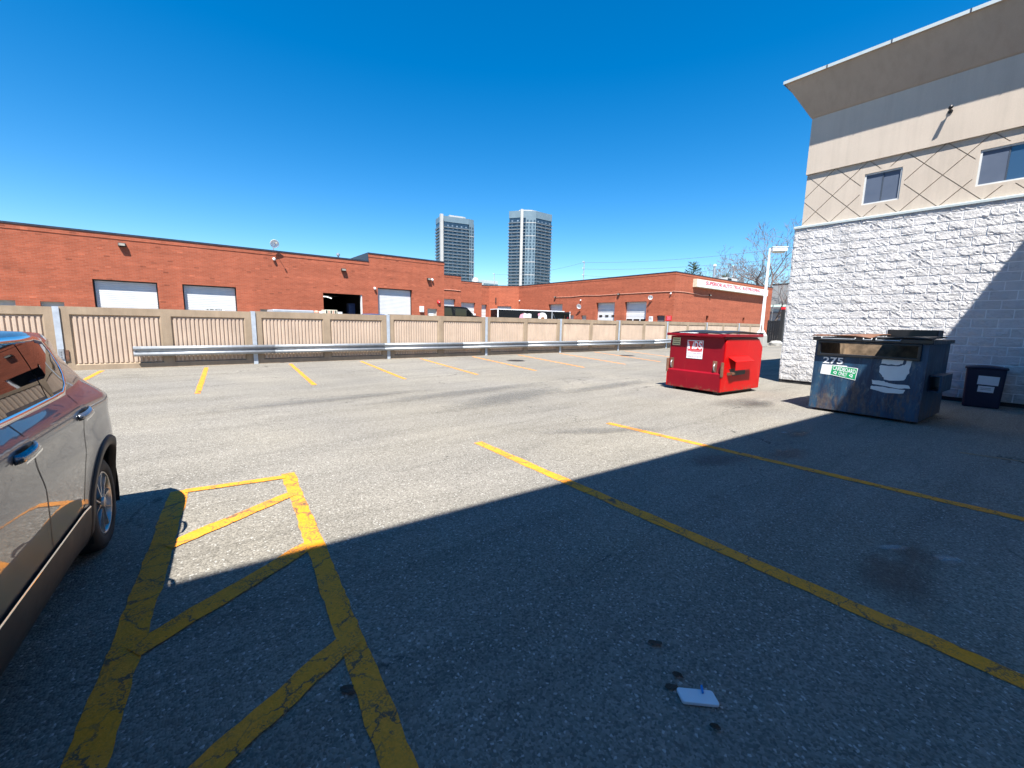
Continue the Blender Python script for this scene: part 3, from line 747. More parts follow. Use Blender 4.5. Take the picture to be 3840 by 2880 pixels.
    for Y, x0, x1, dr in ((47.2, 17.05, 28.4, (25.0, 27.55, 0, 4.5)), (52.3, 28.42, 35.0, (31.5, 33.85, 0, 4.46)), (55.5, 35.02, 38.55, (36.95, 38.12, 0, 4.46))):
        fn = FY_(Y); wall('wall', x0, x1, 0, zC, [dr], fn, .35, 'brick', B); coping(B, fn, x0, x1, zC).build('soldier_course', 'brick', B)
        roller('roller_door', dr[0], dr[1], 0, dr[3], lambda u, z, dd, fn=fn: fn(u, z, .30+dd), 'white_door', B, .45, .02)
        MB().box(x0-O.x, x1-O.x, Y+.5-O.y, Y+20-O.y, 6.9, 7.05).build('roof', 'greyroof', B)
    for X, a, c in ((28.4, 47.2, 52.3), (35.0, 52.3, 55.5)): wall('wall', a+.03, c, 0, zC, [], lambda u, z, d, X=X: Rv((X-.005-d, u, z)), .1, 'brick', B)
    MB().tube([Rv((25.9, 47.16, 5.62)), Rv((27.2, 47.16, 5.63)), Rv((28.3, 47.16, 5.60))], .035, 6).build('conduit', 'cond', B)
make_left_brick()
def make_right_brick():
    B = thing('brick_building', (42, 25.5, 0), 'red brick industrial wing at the right with a long white shop sign', 'building')
    O = Vector((42, 25.5, 0)); Rv = lambda p: (p[0]-O.x, p[1]-O.y, p[2]); z = 7.42
    fG = lambda u, zz, d: Rv((42+d, u, zz)); fH = lambda u, zz, d: Rv((u, 25.5+d, zz))
    a0, a1 = Vector((38.55, 55.5, 0)), Vector((42, 52.3, 0)); dv = (a1-a0).normalized(); nv = Vector((-dv.y, dv.x, 0)); LF = (a1-a0).length
    if nv.dot(Vector((1, 1, 0))) < 0: nv = -nv
    def fF(u, zz, d):
        p = a0+dv*u+nv*d; return Rv((p.x, p.y, zz))
    gd = [(42.5, 45.36, 0, 4.45), (33.42, 36.38, 0, 4.45), (28.91, 31.92, 0, 4.43)]; gm = [(40.27, 40.99, 0, 2.9), (38.0, 38.88, 0, 2.86), (26.47, 27.47, 0, 2.82)]
    wall('wall', 25.504, 52.3, 0, z, gd+gm, fG, .5, 'brick', B); coping(B, fG, 25.48, 52.3, z).build('soldier_course', 'brick', B)
    hw = [(49.15, 49.75, .9, 3.0), (58.8, 59.35, .9, 3.0)]
    wall('wall', 42.004, 67.4, 0, z, hw, fH, .4, 'brick', B); coping(B, fH, 41.96, 67.44, z).build('soldier_course', 'brick', B)
    wall('wall', 0, LF, 0, z, [(1.35, 3.55, 0, 4.3)], fF, .3, 'brick_d', B); coping(B, fF, 0, LF, z).build('soldier_course', 'brick_d', B)
    roller('roller_door', 1.35, 3.55, 0, 4.3, lambda u, zz, dd: fF(u, zz, .25+dd), 'white_door', B, .45, .02)
    wall('wall', 25.53, 60, 0, z, [], lambda u, zz, d: Rv((67.395-d, u, zz)), .1, 'brick', B); MB().box(.35, 25, .35, 34, 6.9, 7.05).build('roof', 'greyroof', B)
    for k, (a, c, e, g) in enumerate(gd):
        d = roller('sectional_door', a, c, e, g, lambda u, zz, dd: fG(u, zz, .42+dd), 'white_door', B, .52, .018)
        if k == 1:
            for q in range(3): u = a+.22+q*1.0; MB().prism([(u, 2.68), (u+.5, 2.68), (u+.5, 2.9), (u, 2.9)], lambda p, v, dd: fG(p, v, .415-dd), 0, .03).build('pane', 'glass', d)
        if k == 2:
            for q in range(3): u = a+.12+q*1.0; MB().prism([(u, 2.12), (u+.8, 2.12), (u+.8, 2.42), (u, 2.42)], lambda p, v, dd: fG(p, v, .415-dd), 0, .03).build('pane', 'glass', d)
    for k, (a, c, e, g) in enumerate(gm): MB().prism([(a, e), (c, e), (c, g), (a, g)], lambda u, v, dd: fG(u, v, .2+dd), 0, .05).build('door', 'brown_door' if k == 2 else 'grey_door', B)
    for a, c, e, g in hw:
        w = MB().prism([(a, e), (c, e), (c, g), (a, g)], lambda u, v, dd: fH(u, v, .3+dd), 0, .03).build('window', 'glass', B)
        MB().prism([(a, 2.0), (c, 2.0), (c, 2.05), (a, 2.05)], lambda u, v, dd: fH(u, v, .28+dd), 0, .018).build('glazing_bar', 'galv', w)
    pts = [(43.9, 5.42), (41, 5.36), (38.5, 5.46), (36, 5.36), (33, 5.40), (29, 5.40), (25.46, 5.38)]
    MB().tube([fG(u, v, -.035) for u, v in pts]+[fH(44, 5.42, -.035), fH(46.5, 5.36, -.035), fH(47.5, 5.26, -.035), fH(49.3, 5.36, -.035)], .032, 6).build('conduit', 'cond', B)
make_right_brick()

def wall_pack(x, y, z, axis, label, arm=True, sc=1.0):
    T = thing('wall_light', (x, y, z), label, 'wall light', rotz=0 if axis == 'y' else -math.pi/2, group='wall lights on the brick buildings')
    s = sc
    MB().hexa([(-.15*s, -.21*s, -.08*s), (.15*s, -.21*s, -.08*s), (.15*s, 0, -.11*s), (-.15*s, 0, -.11*s), (-.15*s, -.15*s, .09*s), (.15*s, -.15*s, .09*s), (.15*s, 0, .09*s), (-.15*s, 0, .09*s)]).build('housing', 'clad', T, bev=.01)
    MB().hexa([(-.12*s, -.212*s, -.06*s), (.12*s, -.212*s, -.06*s), (.12*s, -.19*s, -.06*s), (-.12*s, -.19*s, -.06*s), (-.12*s, -.168*s, .06*s), (.12*s, -.168*s, .06*s), (.12*s, -.14*s, .06*s), (-.12*s, -.14*s, .06*s)]).build('lens', 'greyl', T)
wall_pack(-2.27, 31, 5.30, 'y', 'grey wall light high on the brick wall above the leftmost roller door')
wall_pack(9.1, 31, 5.05, 'y', 'grey wall light above the open dark workshop door')
wall_pack(15.65, 31, 4.93, 'y', 'grey wall light near the right corner of the taller brick section')
wall_pack(42, 43.95, 5.44, 'x', 'wall light at the left end of the conduit on the right brick wing')
wall_pack(42, 32.85, 5.38, 'x', 'wall light on the conduit between the two far roller doors')
wall_pack(49.5, 25.5, 5.38, 'y', 'wall light under the long white shop sign')
def bullet_cam(x, y, z, axis, label):
    T = thing('security_camera', (x, y, z), label, 'camera', rotz=0 if axis == 'y' else -math.pi/2, group='small white cameras on the brick walls')
    MB().lathe([(.001, 0), (.07, 0), (.07, -.05), (.001, -.05)], 12, (0, 0, 0), 'y').build('mount', 'white', T)
    MB().lathe([(.001, -.17), (.06, -.16), (.085, -.12), (.085, -.05), (.001, -.05)], 12, (0, 0, -.05), 'y').build('dome', 'white', T, smooth=True)
bullet_cam(4.84, 31, 5.36, 'y', 'white camera on the brick wall just under the rooftop satellite dish')
bullet_cam(11.28, 31, 3.96, 'y', 'white camera beside the tall roller door')
bullet_cam(15.95, 31, 4.95, 'y', 'white camera right beside the wall light of the taller brick section')
bullet_cam(42, 39.05, 4.87, 'x', 'white camera above the wall-mounted dish on the right brick wing')
bullet_cam(42, 52.0, 5.2, 'x', 'white camera at the inner corner of the right brick wing')
bullet_cam(42, 25.9, 5.2, 'x', 'white camera near the corner of the right brick wing')
def dish(x, y, z, rz, r, label, foot):
    T = thing('satellite_dish', (x, y, z), label, 'satellite dish', rotz=rz, group='satellite dishes')
    pr = [(r*k/6, .35*r*(k/6)**2) for k in range(7)]
    b = MB(); b.lathe([(max(a, .001), c) for a, c in pr], 24, (0, 0, 0), 'y')
    for i, v in enumerate(b.v): b.v[i] = (v[0], -v[1]*.95-v[2]*.30-.25, v[2]*.95-v[1]*.3+foot)
    o = b.build('reflector', 'white', T, smooth=True); m = o.modifiers.new('t', 'SOLIDIFY'); m.thickness = .012
    MB().tube([(0, 0, 0), (0, -.02, foot*.7), (0, -.22, foot)], .025, 8).build('mast', 'galv', T)
    MB().tube([(0, -.25, foot-r*.8), (0, -.65, foot-r*.1)], .012, 6).build('feed_arm', 'galv', T)
    MB().lathe([(.001, -.72), (.04, -.72), (.04, -.62), (.001, -.62)], 10, (0, 0, foot-r*.08), 'y').build('feed_horn', 'cream', T)
dish(4.84, 31.0, 5.84, .12, .26, 'white satellite dish standing on the parapet of the long brick building', .42)
dish(42.0, 39.15, 3.7, -1.3, .34, 'white dish on the right brick wing left of the far doors', .35)
dish(42.0, 28.44, 4.55, -1.0, .26, 'white dish on the right brick wing beside the farthest roller door', .28)
def alarm_bell():
    T = thing('alarm_bell', (16.53, 31, 3.18), 'round red alarm bell on the brick corner', 'alarm bell')
    MB().lathe([(.001, -.13), (.10, -.12), (.15, -.06), (.15, 0), (.001, 0)], 20, (0, 0, 0), 'y').build('gong', 'redsign', T, smooth=True)
    MB().lathe([(.001, -.16), (.035, -.155), (.035, -.12)], 10, (0, 0, 0), 'y').build('hub', 'white', T)
alarm_bell()
def plate_sign(name, c, w, h, axis, mat, label, cat='sign', frame=None, d=.03):
    T = thing(name, c, label, cat, rotz=0 if axis == 'y' else -math.pi/2)
    MB().box(-w/2, w/2, -d, 0, -h/2, h/2).build('plate', mat, T)
    return T
T = plate_sign('meter_cabinet', (15.0, 31, 2.57), .33, .45, 'y', 'white', 'white cabinet on the brick wall beside the tall roller door', 'cabinet', d=.12); MB().box(-.12, .12, -.128, -.121, -.18, .18).build('cover', 'pale', T)
T = plate_sign('wall_notice', (42, 28.2, 2.4), .5, .62, 'x', 'white', 'white notice by the farthest roller door', 'sign')
for k in range(4): MB().box(-.2, .05+.04*k, -.036, -.031, .18-.07*k, .21-.07*k).build('print_line', 'ink', T)
T = plate_sign('wall_notice', (42, 25.95, 2.5), .66, .55, 'x', 'redsign', 'red notice at the corner of the right brick wing', 'sign')
for k in range(3): MB().box(-.22, .22, -.036, -.031, .14-.13*k, .18-.13*k).build('print_line', 'pink', T)
# dark slot light and the workshop's contents
T = plate_sign('wall_lamp', (39.35, 54.76, 5.15), .16, .9, 'y', 'blackm', 'slim dark lamp on the angled brick wall in the far corner', 'wall light', d=.12); T.rotation_euler = (0, 0, -.74); MB().box(-.06, .06, -.126, -.121, -.38, .38).build('lens', 'clad', T)
def tube_light():
    T = thing('tube_light', (7.9, 33.4, 3.28), 'lit white tube light hanging in the dark workshop doorway', 'tube light')
    MB().tube([(0, 0, 0), (.62, 0, .0), (1.55, 2.2, .0)], .03, 6).build('tube', 'tube', T)
    MB().box(0, 1.5, -.05, 1.2, .06, .09).build('housing', 'clad', T)
tube_light()
def tall_cabinet():
    T = thing('tall_cabinet', (10.0, 32.3, 0), 'navy blue tall cabinet just inside the dark workshop doorway', 'cabinet')
    MB().box(-.24, .24, 0, .5, 0, 2.82).build('body', 'navy', T, bev=.02)
    for s in (-1, 1): MB().box(-.23 if s < 0 else .01, -.01 if s < 0 else .23, -.02, -.002, .1, 2.75).build('door', 'navy', T)
tall_cabinet()
def shop_sign():
    T = thing('shop_sign', (45.6, 25.5, 6.1), 'long white illuminated-box shop sign with red lettering on the brick wing', 'shop sign')
    L = 19.2; MB().box(0, L, -.45, 0, 0, .86).build('box', 'cream', T)
    MB().box(.12, L-.05, -.458, -.451, .05, .80).build('face', 'white', T)
    fn = lambda u, v, d: (u, -.459-d, v)
    fit_text('lettering', 'SUPERIOR AUTO TRUC', 2.0, 10.9, .33, .76, fn, 'redlet', T, bold=.035)
    fit_text('lettering', 'RUSTPROOFING', 11.3, 16.5, .33, .76, fn, 'redlet', T, bold=.035)
    fit_text('small_lettering', 'PAINT & FABRIC PROTECTION ON NEW & USED CARS', 2.6, 12.0, .13, .24, fn, 'ink', T)
    for a, c in ((.9, 1.9), (12.6, 13.9), (15.0, 16.5)): MB().box(a, c, -.462, -.4585, .15, .22).build('small_print', 'greyp', T)
    b = MB(); cx, cz = 17.35, .42   # round red emblem of rings and bars
    for r0, r1 in ((.31, .26), (.19, .15)):
        n = 20
        for k in range(n):
            a, c = 2*math.pi*k/n, 2*math.pi*(k+1)/n
            b.add([(cx+1.3*r*math.cos(t), -.462, cz+r*math.sin(t)) for r, t in ((r0, a), (r0, c), (r1, c), (r1, a))], [(0, 1, 2, 3)])
    b.build('emblem', 'redlet', T); MB().box(17.95, 18.15, -.462, -.4585, .06, .8).build('broken_face', 'clad', T)
shop_sign()

# ------------------------------------------------------------------ rooftop things
def roof_things():
    T = thing('vent_pipe', (9.5, 33.5, 5.42), 'small metal vent pipe on the flat roof beside the parapet step', 'vent pipe')
    MB().tube([(0, 0, 0), (0, 0, .95)], .07, 10).build('pipe', 'galv', T); MB().lathe([(.001, 1.12), (.13, 1.06), (.13, .93), (.001, .93)], 12).build('cap', 'galv', T)
    T = thing('chimney_pipe', (53.5, 27.2, 7.05), 'tall metal flue pipe on the roof of the right brick wing', 'chimney')
    MB().tube([(0, 0, 0), (0, 0, 2.25)], .14, 12).build('pipe', 'galv', T); MB().lathe([(.001, 2.5), (.2, 2.42), (.2, 2.22), (.001, 2.22)], 14).build('cap', 'white', T)
    T = thing('rooftop_unit', (56.6, 27.0, 7.05), 'white rooftop air-conditioning unit on the right brick wing', 'air conditioner')
    MB().box(-1.2, 1.6, -.6, .9, 0, .95).build('casing', 'pale', T, bev=.03); MB().box(-1.1, 0, -.612, -.601, .15, .9).build('grille', 'clad', T); MB().lathe([(.001, 1.02), (.4, 1.02), (.4, .95)], 16, (.8, .1, 0)).build('fan_ring', 'clad', T)
roof_things()

# ------------------------------------------------------------------ far towers
def offset_poly(P, d):
    n = len(P); out = []
    for i in range(n):
        a, b, c = Vector(P[i-1]), Vector(P[i]), Vector(P[(i+1) % n])
        e1, e2 = (b-a).normalized(), (c-b).normalized(); n1, n2 = Vector((e1.y, -e1.x)), Vector((e2.y, -e2.x)); m = n1+n2
        k = d/max(.35, 1+n1.dot(n2)); out.append(tuple(b+m*k))
    return out
def tower(label, O, poly, H, fl, balc, light, fin, crown):
    """poly: plan counter-clockwise in world metres; balc: edges with balconies, light: edges with light panels"""
    T = thing('apartment_tower', (*O, 0), label, 'tower', group='apartment towers on the skyline')
    P = [(x-O[0], y-O[1]) for x, y in poly]; n = len(P)
    up = lambda u, v, d: (u, v, d)
    body = MB().prism(P, up, 0, H).build('glass_body', 'tglass', T)
    slab = MB().prism(offset_poly(P, 1.0), up, 0, .36)
    me = slab.mesh('balcony_slab', 'tslab')
    nf = int(H/fl)
    for k in range(8, nf): put('balcony_slab', me, T, (0, 0, k*fl))
    # balustrades (glass) joined, far too small to tell apart
    b = MB()
    for k in range(8, nf):
        z = k*fl+.55
        for e in balc:
            a, c = Vector(P[e]), Vector(P[(e+1) % n]); d = (c-a).normalized(); nn = Vector((d.y, -d.x))*1.0
            q = [a+nn, c+nn]; b.add([(q[0].x, q[0].y, z), (q[1].x, q[1].y, z), (q[1].x, q[1].y, z+.75), (q[0].x, q[0].y, z+.75)], [(0, 1, 2, 3)])
    b.build('balustrades', 'tdark', T, kind='stuff')
    wm = {}
    for e, cnt, mat, w, h in light+[(e, c_, m_, w_, h_) for e, c_, m_, w_, h_ in [(x, max(2, int((Vector(P[x])-Vector(P[(x+1) % n])).length/4.2)), 'twin', 1.5, 1.7) for x in balc]]:
        a, c = Vector(P[e]), Vector(P[(e+1) % n]); L = (c-a).length; d = (c-a).normalized(); nn = Vector((d.y, -d.x)); ang = math.atan2(d.y, d.x)
        off = .06
        if (e, cnt, mat, w, h) in light:
            off = 1.32
            q = [a+nn*1.12, c+nn*1.12, c+nn*1.30, a+nn*1.30]; MB().prism([(v.x, v.y) for v in q], up, 8*fl, H).build('light_panel_strip', 'tpanel', T)
            for k in range(8, nf, 4):
                q = [a+nn*1.30, c+nn*1.30, c+nn*1.42, a+nn*1.42]; MB().prism([(v.x, v.y) for v in q], up, k*fl+.1, k*fl+.7).build('white_band', 'twhite', T)
        key = (mat, w, h)
        if key not in wm: wm[key] = MB().box(-w/2, w/2, -.05, .05, 0, h).mesh('window', mat)
        for k in range(11, nf):
            for i in range(cnt):
                p = a+d*(L*(i+.5)/cnt+(((k*7+i*5) % 5)-2)*.12)+nn*off; put('window', wm[key], T, (p.x, p.y, k*fl+.95), ang)
    for (x, y, wx, wy, rz, zt) in fin:
        o = put('white_fin', MB().box(-wx/2, wx/2, -wy/2, wy/2, 0, zt).mesh('white_fin', 'twhite'), T, (x-O[0], y-O[1], 0), rz)
    MB().prism(offset_poly(P, crown[0]), up, H-.5, H+crown[1]).build('crown', 'tpanel', T)
    q = [(x*.5+.5*sum(v[0] for v in P)/n, y*.5+.5*sum(v[1] for v in P)/n) for x, y in P]; MB().prism(q, up, H+crown[1], H+crown[1]+2.2).build('plant_room', 'twhite', T)
def towers():
    e1 = Vector((.978, -.206)); e2 = Vector((.206, .978)); P0 = Vector((190.5, 351.5))
    p = [P0, P0+e1*26, P0+e1*31.5+e2*1.5, P0+e1*31.5+e2*17, P0+e2*17]
    tower('left one of two glass apartment towers on the skyline', tuple(P0), [tuple(x) for x in p], 92.6, 2.9, [0, 4], [(1, 2, 'tdark', 1.7, 1.9)], [(P0.x-.4, P0.y-1.2, 2.6, 3.0, -.2, 97.8)], (.3, 4.4))
    a = Vector((243.5, 319.5)); b = Vector((249.5, 310.8)); c = Vector((253.6, 308.2)); d = Vector((261.2, 302.6)); e = Vector((280.5, 302.6)); f = Vector((281, 322)); g = Vector((262, 336))
    tower('right one of two glass apartment towers on the skyline', tuple(b), [tuple(x) for x in (a, b, c, d, e, f, g)], 98.0, 2.9, [0, 3], [(2, 3, 'tdark', 1.6, 1.9)], [(b.x+.6, b.y-1.2, 2.4, 2.4, -.5, 104.5)], (.3, 5.6))
towers()

# ------------------------------------------------------------------ dumpsters
def recycle_symbol(cx, cz, r, fn, parent, mat):
    b = MB()
    for k in range(3):
        t = math.radians(90+120*k); u = Vector((math.cos(t), math.sin(t)))
        t2 = math.radians(90+120*(k+1)); v = Vector((math.cos(t2), math.sin(t2)))
        A, B_ = u*r, v*r; d = (B_-A); n = Vector((-d.y, d.x)).normalized()
        P = [A+d*.28+n*r*.17, A+d*.62+n*r*.17, A+d*.62-n*r*.17, A+d*.28-n*r*.17]
        b.prism([(cx+p.x, cz+p.y) for p in P], fn, 0, .002)
        P = [A+d*.62+n*r*.36, A+d*.92, A+d*.62-n*r*.36]
        b.prism([(cx+p.x, cz+p.y) for p in P], fn, 0, .002)
    return b.build('recycling_symbol', mat, parent)
def red_dumpster():
    # local frame: x along the long side (away), y along the front face to the left; origin at the near bottom corner
    T = thing('dumpster', (9.70, 4.56, 0), 'bright red steel dumpster with black lid, standing in the sun', 'dumpster', rotz=math.radians(-4.0))
    W, D, H = 1.80, 1.45, 1.40
    b = MB()   # skid feet
    for y in (.12, D-.22): MB().box(.12, W-.12, y, y+.10, 0, .075).build('skid', 'blackm', T)
    # body: profile in x-z, front steps out below .5, rear corner chamfered
    prof = [(0, .075), (W-.02, .075), (W, 1.12), (W-.24, 1.355), (.055, 1.355), (.045, .52), (0, .50)]
    MB().prism(prof, lambda u, v, d: (u, d, v), .02, D-.02).build('body', 'redshade', T, bev=.012)
    # side plate proud of the side with rounded front corner
    pl = [(.004, .085), (W-.03, .085), (W-.012, 1.11), (W-.22, 1.32), (.17, 1.315), (.11, 1.29), (.085, 1.23), (.075, .51), (.004, .49)]
    MB().prism(pl, lambda u, v, d: (u, d, v), -.006, .018).build('side_plate', 'red', T, bev=.006)
    MB().prism(pl, lambda u, v, d: (u, d, v), D-.018, D+.006).build('side_plate', 'red', T, bev=.006)
    # rim, front lip, lids
    r = MB(); r.box(-.045, W-.10, -.045, .03, 1.362, 1.43); r.box(-.045, W-.10, D-.03, D+.045, 1.362, 1.43); r.box(-.05, .04, .032, D-.032, 1.362, 1.425); r.build('rim', 'redshade', T, bev=.012)
    for y0, y1 in ((.02, D/2-.01), (D/2+.01, D-.02)):
        b = MB(); n = 8
        for i in range(n+1):
            x = .05+(W-.1)*i/n; z = 1.436+.055*math.sin(math.pi*i/n*.95)
            for j in range(5):
                y = y0+(y1-y0)*j/4; b.v.append((x, y, z+.02*math.sin(math.pi*j/4)))
        for i in range(n):
            for j in range(4): q = i*5+j; b.f.append((q, q+1, q+6, q+5))
        o = b.build('lid', 'black', T, smooth=True); s = o.modifiers.new('t', 'SOLIDIFY'); s.thickness = .02
    MB().box(W-.14, W-.09, -.04, D+.04, 1.43, 1.47).build('hinge_bar', 'blackm', T)
    MB().tube([(W-.06, .05, 1.40), (W-.05, .05, 1.66)], .012, 6).build('lid_stop', 'rust', T)
    # fork pocket sleeves
    for y, s in ((-.006, -1), (D+.006, 1)):
        b = MB(); x0, x1 = .30, 1.14; zt, zb, o = .86, .60, .13
        for (u0, w0, z0), (u1, w1, z1) in ((((x0, 0, zt), (x1, 0, zt-.02)),)*0):
            pass
        A = [(x0-.06, y, zt+.05), (x1-.02, y, zt+.05), (x1+.04, y+s*o, zt-.06), (x0+.05, y+s*o, zt-.06)]
        b.add(A+[(p[0], p[1], p[2]-.014) for p in A], [(0, 1, 2, 3), (4, 5, 6, 7), (0, 1, 5, 4), (1, 2, 6, 5), (2, 3, 7, 6), (3, 0, 4, 7)])
        b.box(x0+.05, x1+.04, y+s*(o-.012) if s > 0 else y-o, y+s*o if s > 0 else y-(o-.012), zb, zt-.062)
        A = [(x0+.02, y, zb-.14), (x1-.06, y, zb-.10), (x1-.02, y+s*o*.5, zb-.012), (x0-.02, y+s*o*.62, zb-.012)]
        b.build('fork_pocket', 'red', T)
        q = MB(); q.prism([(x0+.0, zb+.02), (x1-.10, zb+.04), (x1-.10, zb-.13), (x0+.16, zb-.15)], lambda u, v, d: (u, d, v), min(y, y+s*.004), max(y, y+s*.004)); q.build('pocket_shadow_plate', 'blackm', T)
        MB().hexa([(x0-.06, y, zb-.13), (x0+.10, y, zb-.13), (x0+.12, y+s*.10, zb-.1), (x0-.02, y+s*.10, zb-.1), (x0-.08, y, zb-.06), (x0+.08, y, zb-.06), (x0+.10, y+s*.1, zb-.05), (x0-.04, y+s*.1, zb-.05)]).build('guide_lip', 'rust', T)
    # castings at the front edges
    for yy in (.0, D): MB().box(-.012, .05, yy-.025, yy+.025, .44, .78).build('corner_casting', 'rust', T, bev=.01)
    for yy in (.20, D-.10):
        b = MB().box(.045, .062, yy-.055, yy+.055, .53, .80); o = b.build('lift_bracket', 'rust', T, bev=.008)
        MB().tube([(.040, yy, .56), (.015, yy, .60), (.010, yy, .68), (.040, yy, .73)], .012, 6).build('lift_loop', 'galv', o)
    # signs on the front (plane x ~ .07): u runs to the right as seen
    fx = lambda z: .045+.010*(z-.52)/.84
    fn = lambda u, v, d: (fx(v)-.004-d, D-u, v)
    def plate(name, u0, u1, v0, v1, mat, d0=0, d1=.004): return MB().prism([(u0, v0), (u1, v0), (u1, v1), (u0, v1)], fn, d0, d1).build(name, mat, T)
    s = plate('company_sign', .50, .92, .82, 1.26, 'white')
    def on(poly, mat, name, d=.0045): return MB().prism(poly, fn, d, d+.0012).build(name, mat, s)
    on([(.515, 1.025), (.905, 1.025), (.905, 1.245), (.515, 1.245)], 'redsign', 'logo_field')
    W2 = .0058
    on([(.525, 1.05), (.525, 1.24), (.585, 1.06), (.580, 1.05)], 'white', 'logo_letter', W2); on([(.625, 1.06), (.672, 1.24), (.68, 1.24), (.68, 1.05), (.63, 1.05)], 'white', 'logo_letter', W2); on([(.54, 1.24), (.662, 1.24), (.605, 1.065)], 'redsign', 'logo_triangle', W2)
    for t in ('D', 'S'):
        u = .695 if t == 'D' else .80; me = fit_text('logo_letter', t, u, u+.095, 1.05, 1.24, lambda a, c, d: fn(a, c, W2+d), 'white', s, ext=.0006, bold=.03)
    on([(.52, 1.0), (.90, 1.0), (.90, 1.018), (.52, 1.018)], 'redsign', 'red_rule'); on([(.60, .985), (.86, .985), (.86, .993), (.60, .993)], 'redsign', 'red_rule')
    fit_text('sign_text', '(905) 669-4839', .535, .885, .915, .965, lambda a, c, d: fn(a, c, .0045+d), 'purple', s, ext=.0005); fit_text('sign_text', '1-866-BYWASTE', .515, .895, .845, .895, lambda a, c, d: fn(a, c, .0045+d), 'purple', s, ext=.0005)
    k = plate('yellow_sticker', .08, .30, 1.12, 1.31, 'yellowp')
    for i in range(3): MB().prism([(.10, 1.26-.055*i), (.28, 1.26-.055*i), (.28, 1.275-.055*i), (.10, 1.275-.055*i)], fn, .0045, .0055).build('sticker_print', 'clad', k)
    # flattened white debris on the rim
    b = MB(); b.add([(-.03, 1.14, 1.435), (.1, 1.16, 1.442), (.14, .92, 1.446), (.02, .66, 1.44), (-.05, .74, 1.432), (-.04, 1.0, 1.440)], [(0, 1, 2, 3, 4, 5)]); o = b.build('crumpled_paper', 'paper'); o.parent = None
    o.matrix_world = Matrix.Translation((9.70, 4.56, 0)) @ Matrix.Rotation(math.radians(-4), 4, 'Z'); sm_ = o.modifiers.new('t', 'SOLIDIFY'); sm_.thickness = .006
    tag(o, 'flattened white paper lying on the rim of the red dumpster', 'paper')
red_dumpster()
def blue_dumpster():
    T = thing('dumpster', (9.71, 1.205, 0), 'rusty dark blue cardboard dumpster numbered 275, half in shade by the block wall', 'dumpster', rotz=math.radians(-2.5))
    W, D, H = 1.62, 1.61, 1.37    # x away, y to the left along the front
    for y in (.12, D-.22): MB().box(.10, W-.1, y, y+.1, 0, .05).build('skid', 'blackm', T)
    z0, z1 = 1.13, 1.33; y0, y1 = .13, D-.09; t = .03
    b = MB()  # front with slot
    b.box(0, t, 0, D, .05, z0); b.box(0, t, 0, y0, z0, z1); b.box(0, t, y1, D, z0, z1); b.box(0, t, 0, D, z1, H)
    b.box(W-t, W, 0, D, .05, H); b.box(t, W-t, 0, t, .05, H); b.box(t, W-t, D-t, D, .05, H); b.box(t, W-t, t, D-t, .05, .08)
    b.build('body', 'bluer', T)
    MB().box(t+.001, W-t-.001, D-t-.012, D-t-.002, .09, H-.01).build('inner_left_wall', 'rusty', T); MB().box(W-t-.012, W-t-.002, t+.01, D-t-.014, .09, H-.01).build('inner_back_wall', 'rusty', T)
    f = MB(); e = .045
    for q in ((y0-e, y1+e, z0-e, z0), (y0-e, y1+e, z1, z1+e*.6), (y0-e, y0, z0, z1), (y1, y1+e, z0, z1)): f.box(-.045, -.001, q[0], q[1], q[2], q[3])
    f.build('slot_frame', 'blackm', T, bev=.006)
    r = MB(); r.box(-.05, .03, -.05, D+.05, H+.001, H+.075); r.box(.03, W+.04, -.05, .03, H+.001, H+.07); r.box(.03, W+.04, D-.03, D+.05, H+.001, H+.07); r.box(W-.03, W+.05, .03, D-.03, H+.001, H+.068); r.build('rim', 'blackm', T, bev=.01)
    # two bent lids, left rusty, right black
    for y0_, y1_, m, tilt in ((D*.47, D+.06, 'rust', .05), (-.02, D*.46, 'black', .03)):
        b = MB(); n = 6
        for i in range(n+1):
            for j in range(7):
                u, v = i/n, j/6; x = -.06+(W*.72)*u; y = y0_+(y1_-y0_)*v
                b.v.append((x, y, H+.082+tilt*math.sin(u*2.2+v)+.02*math.sin(v*5+u*2)))
        for i in range(n):
            for j in range(6): q = i*7+j; b.f.append((q, q+1, q+8, q+7))
        o = b.build('lid', m, T, smooth=True); s = o.modifiers.new('t', 'SOLIDIFY'); s.thickness = .018
    MB().box(W*.74, W+.02, .12, D*.52, H+.08, H+.24).build('lid_hinge_box', 'blackm', T, bev=.01)
    for a, c in ((D-.62, D-.10), (D-.86, D-.74), (D-1.25, D-.92)): MB().tube([(-.055, c, H+.07), (-.075, c, H+.045), (-.075, a, H+.045), (-.055, a, H+.07)], .009, 6).build('grab_bar', 'galv', T)
    # side fork pocket on the right side
    b = MB(); b.box(.3, 1.15, -.16, -.002, .82, .845); b.box(.3, 1.15, -.16, -.14, .58, .819); b.box(.3, 1.15, -.16, -.002, .555, .579); b.build('fork_pocket', 'bluer', T)
    # markings on the front, u to the right from the left edge
    fn = lambda u, v, d: (-.001-d, D-u, v)
    fit_text('number', '275', .15, .47, .935, 1.06, fn, 'white', T, ext=.001, bold=.02)
    def plate(name, poly, mat, d0=0, d1=.003): return MB().prism(poly, fn, d0, d1).build(name, mat, T)
    plate('white_sticker', [(.13, .73), (.36, .715), (.54, .895), (.54, .915), (.145, .915)], 'white')
    g = plate('cardboard_sticker', [(.285, .725), (.69, .66), (.71, .885), (.30, .915)], 'white', .0032, .005)
    plate('green_field', [(.297, .736), (.683, .673), (.699, .876), (.312, .905)], 'green', .0052, .006)
    sl = -.13
    sk = lambda a, c, d: fn(a, c+sl*(a-.30), d+.0062)
    fit_text('sticker_text', 'CARDBOARD', .325, .68, .825, .905, sk, 'white', T, ext=.0006, bold=.015); fit_text('sticker_text', 'ONLY', .425, .56, .745, .815, sk, 'white', T, ext=.0006, bold=.015)
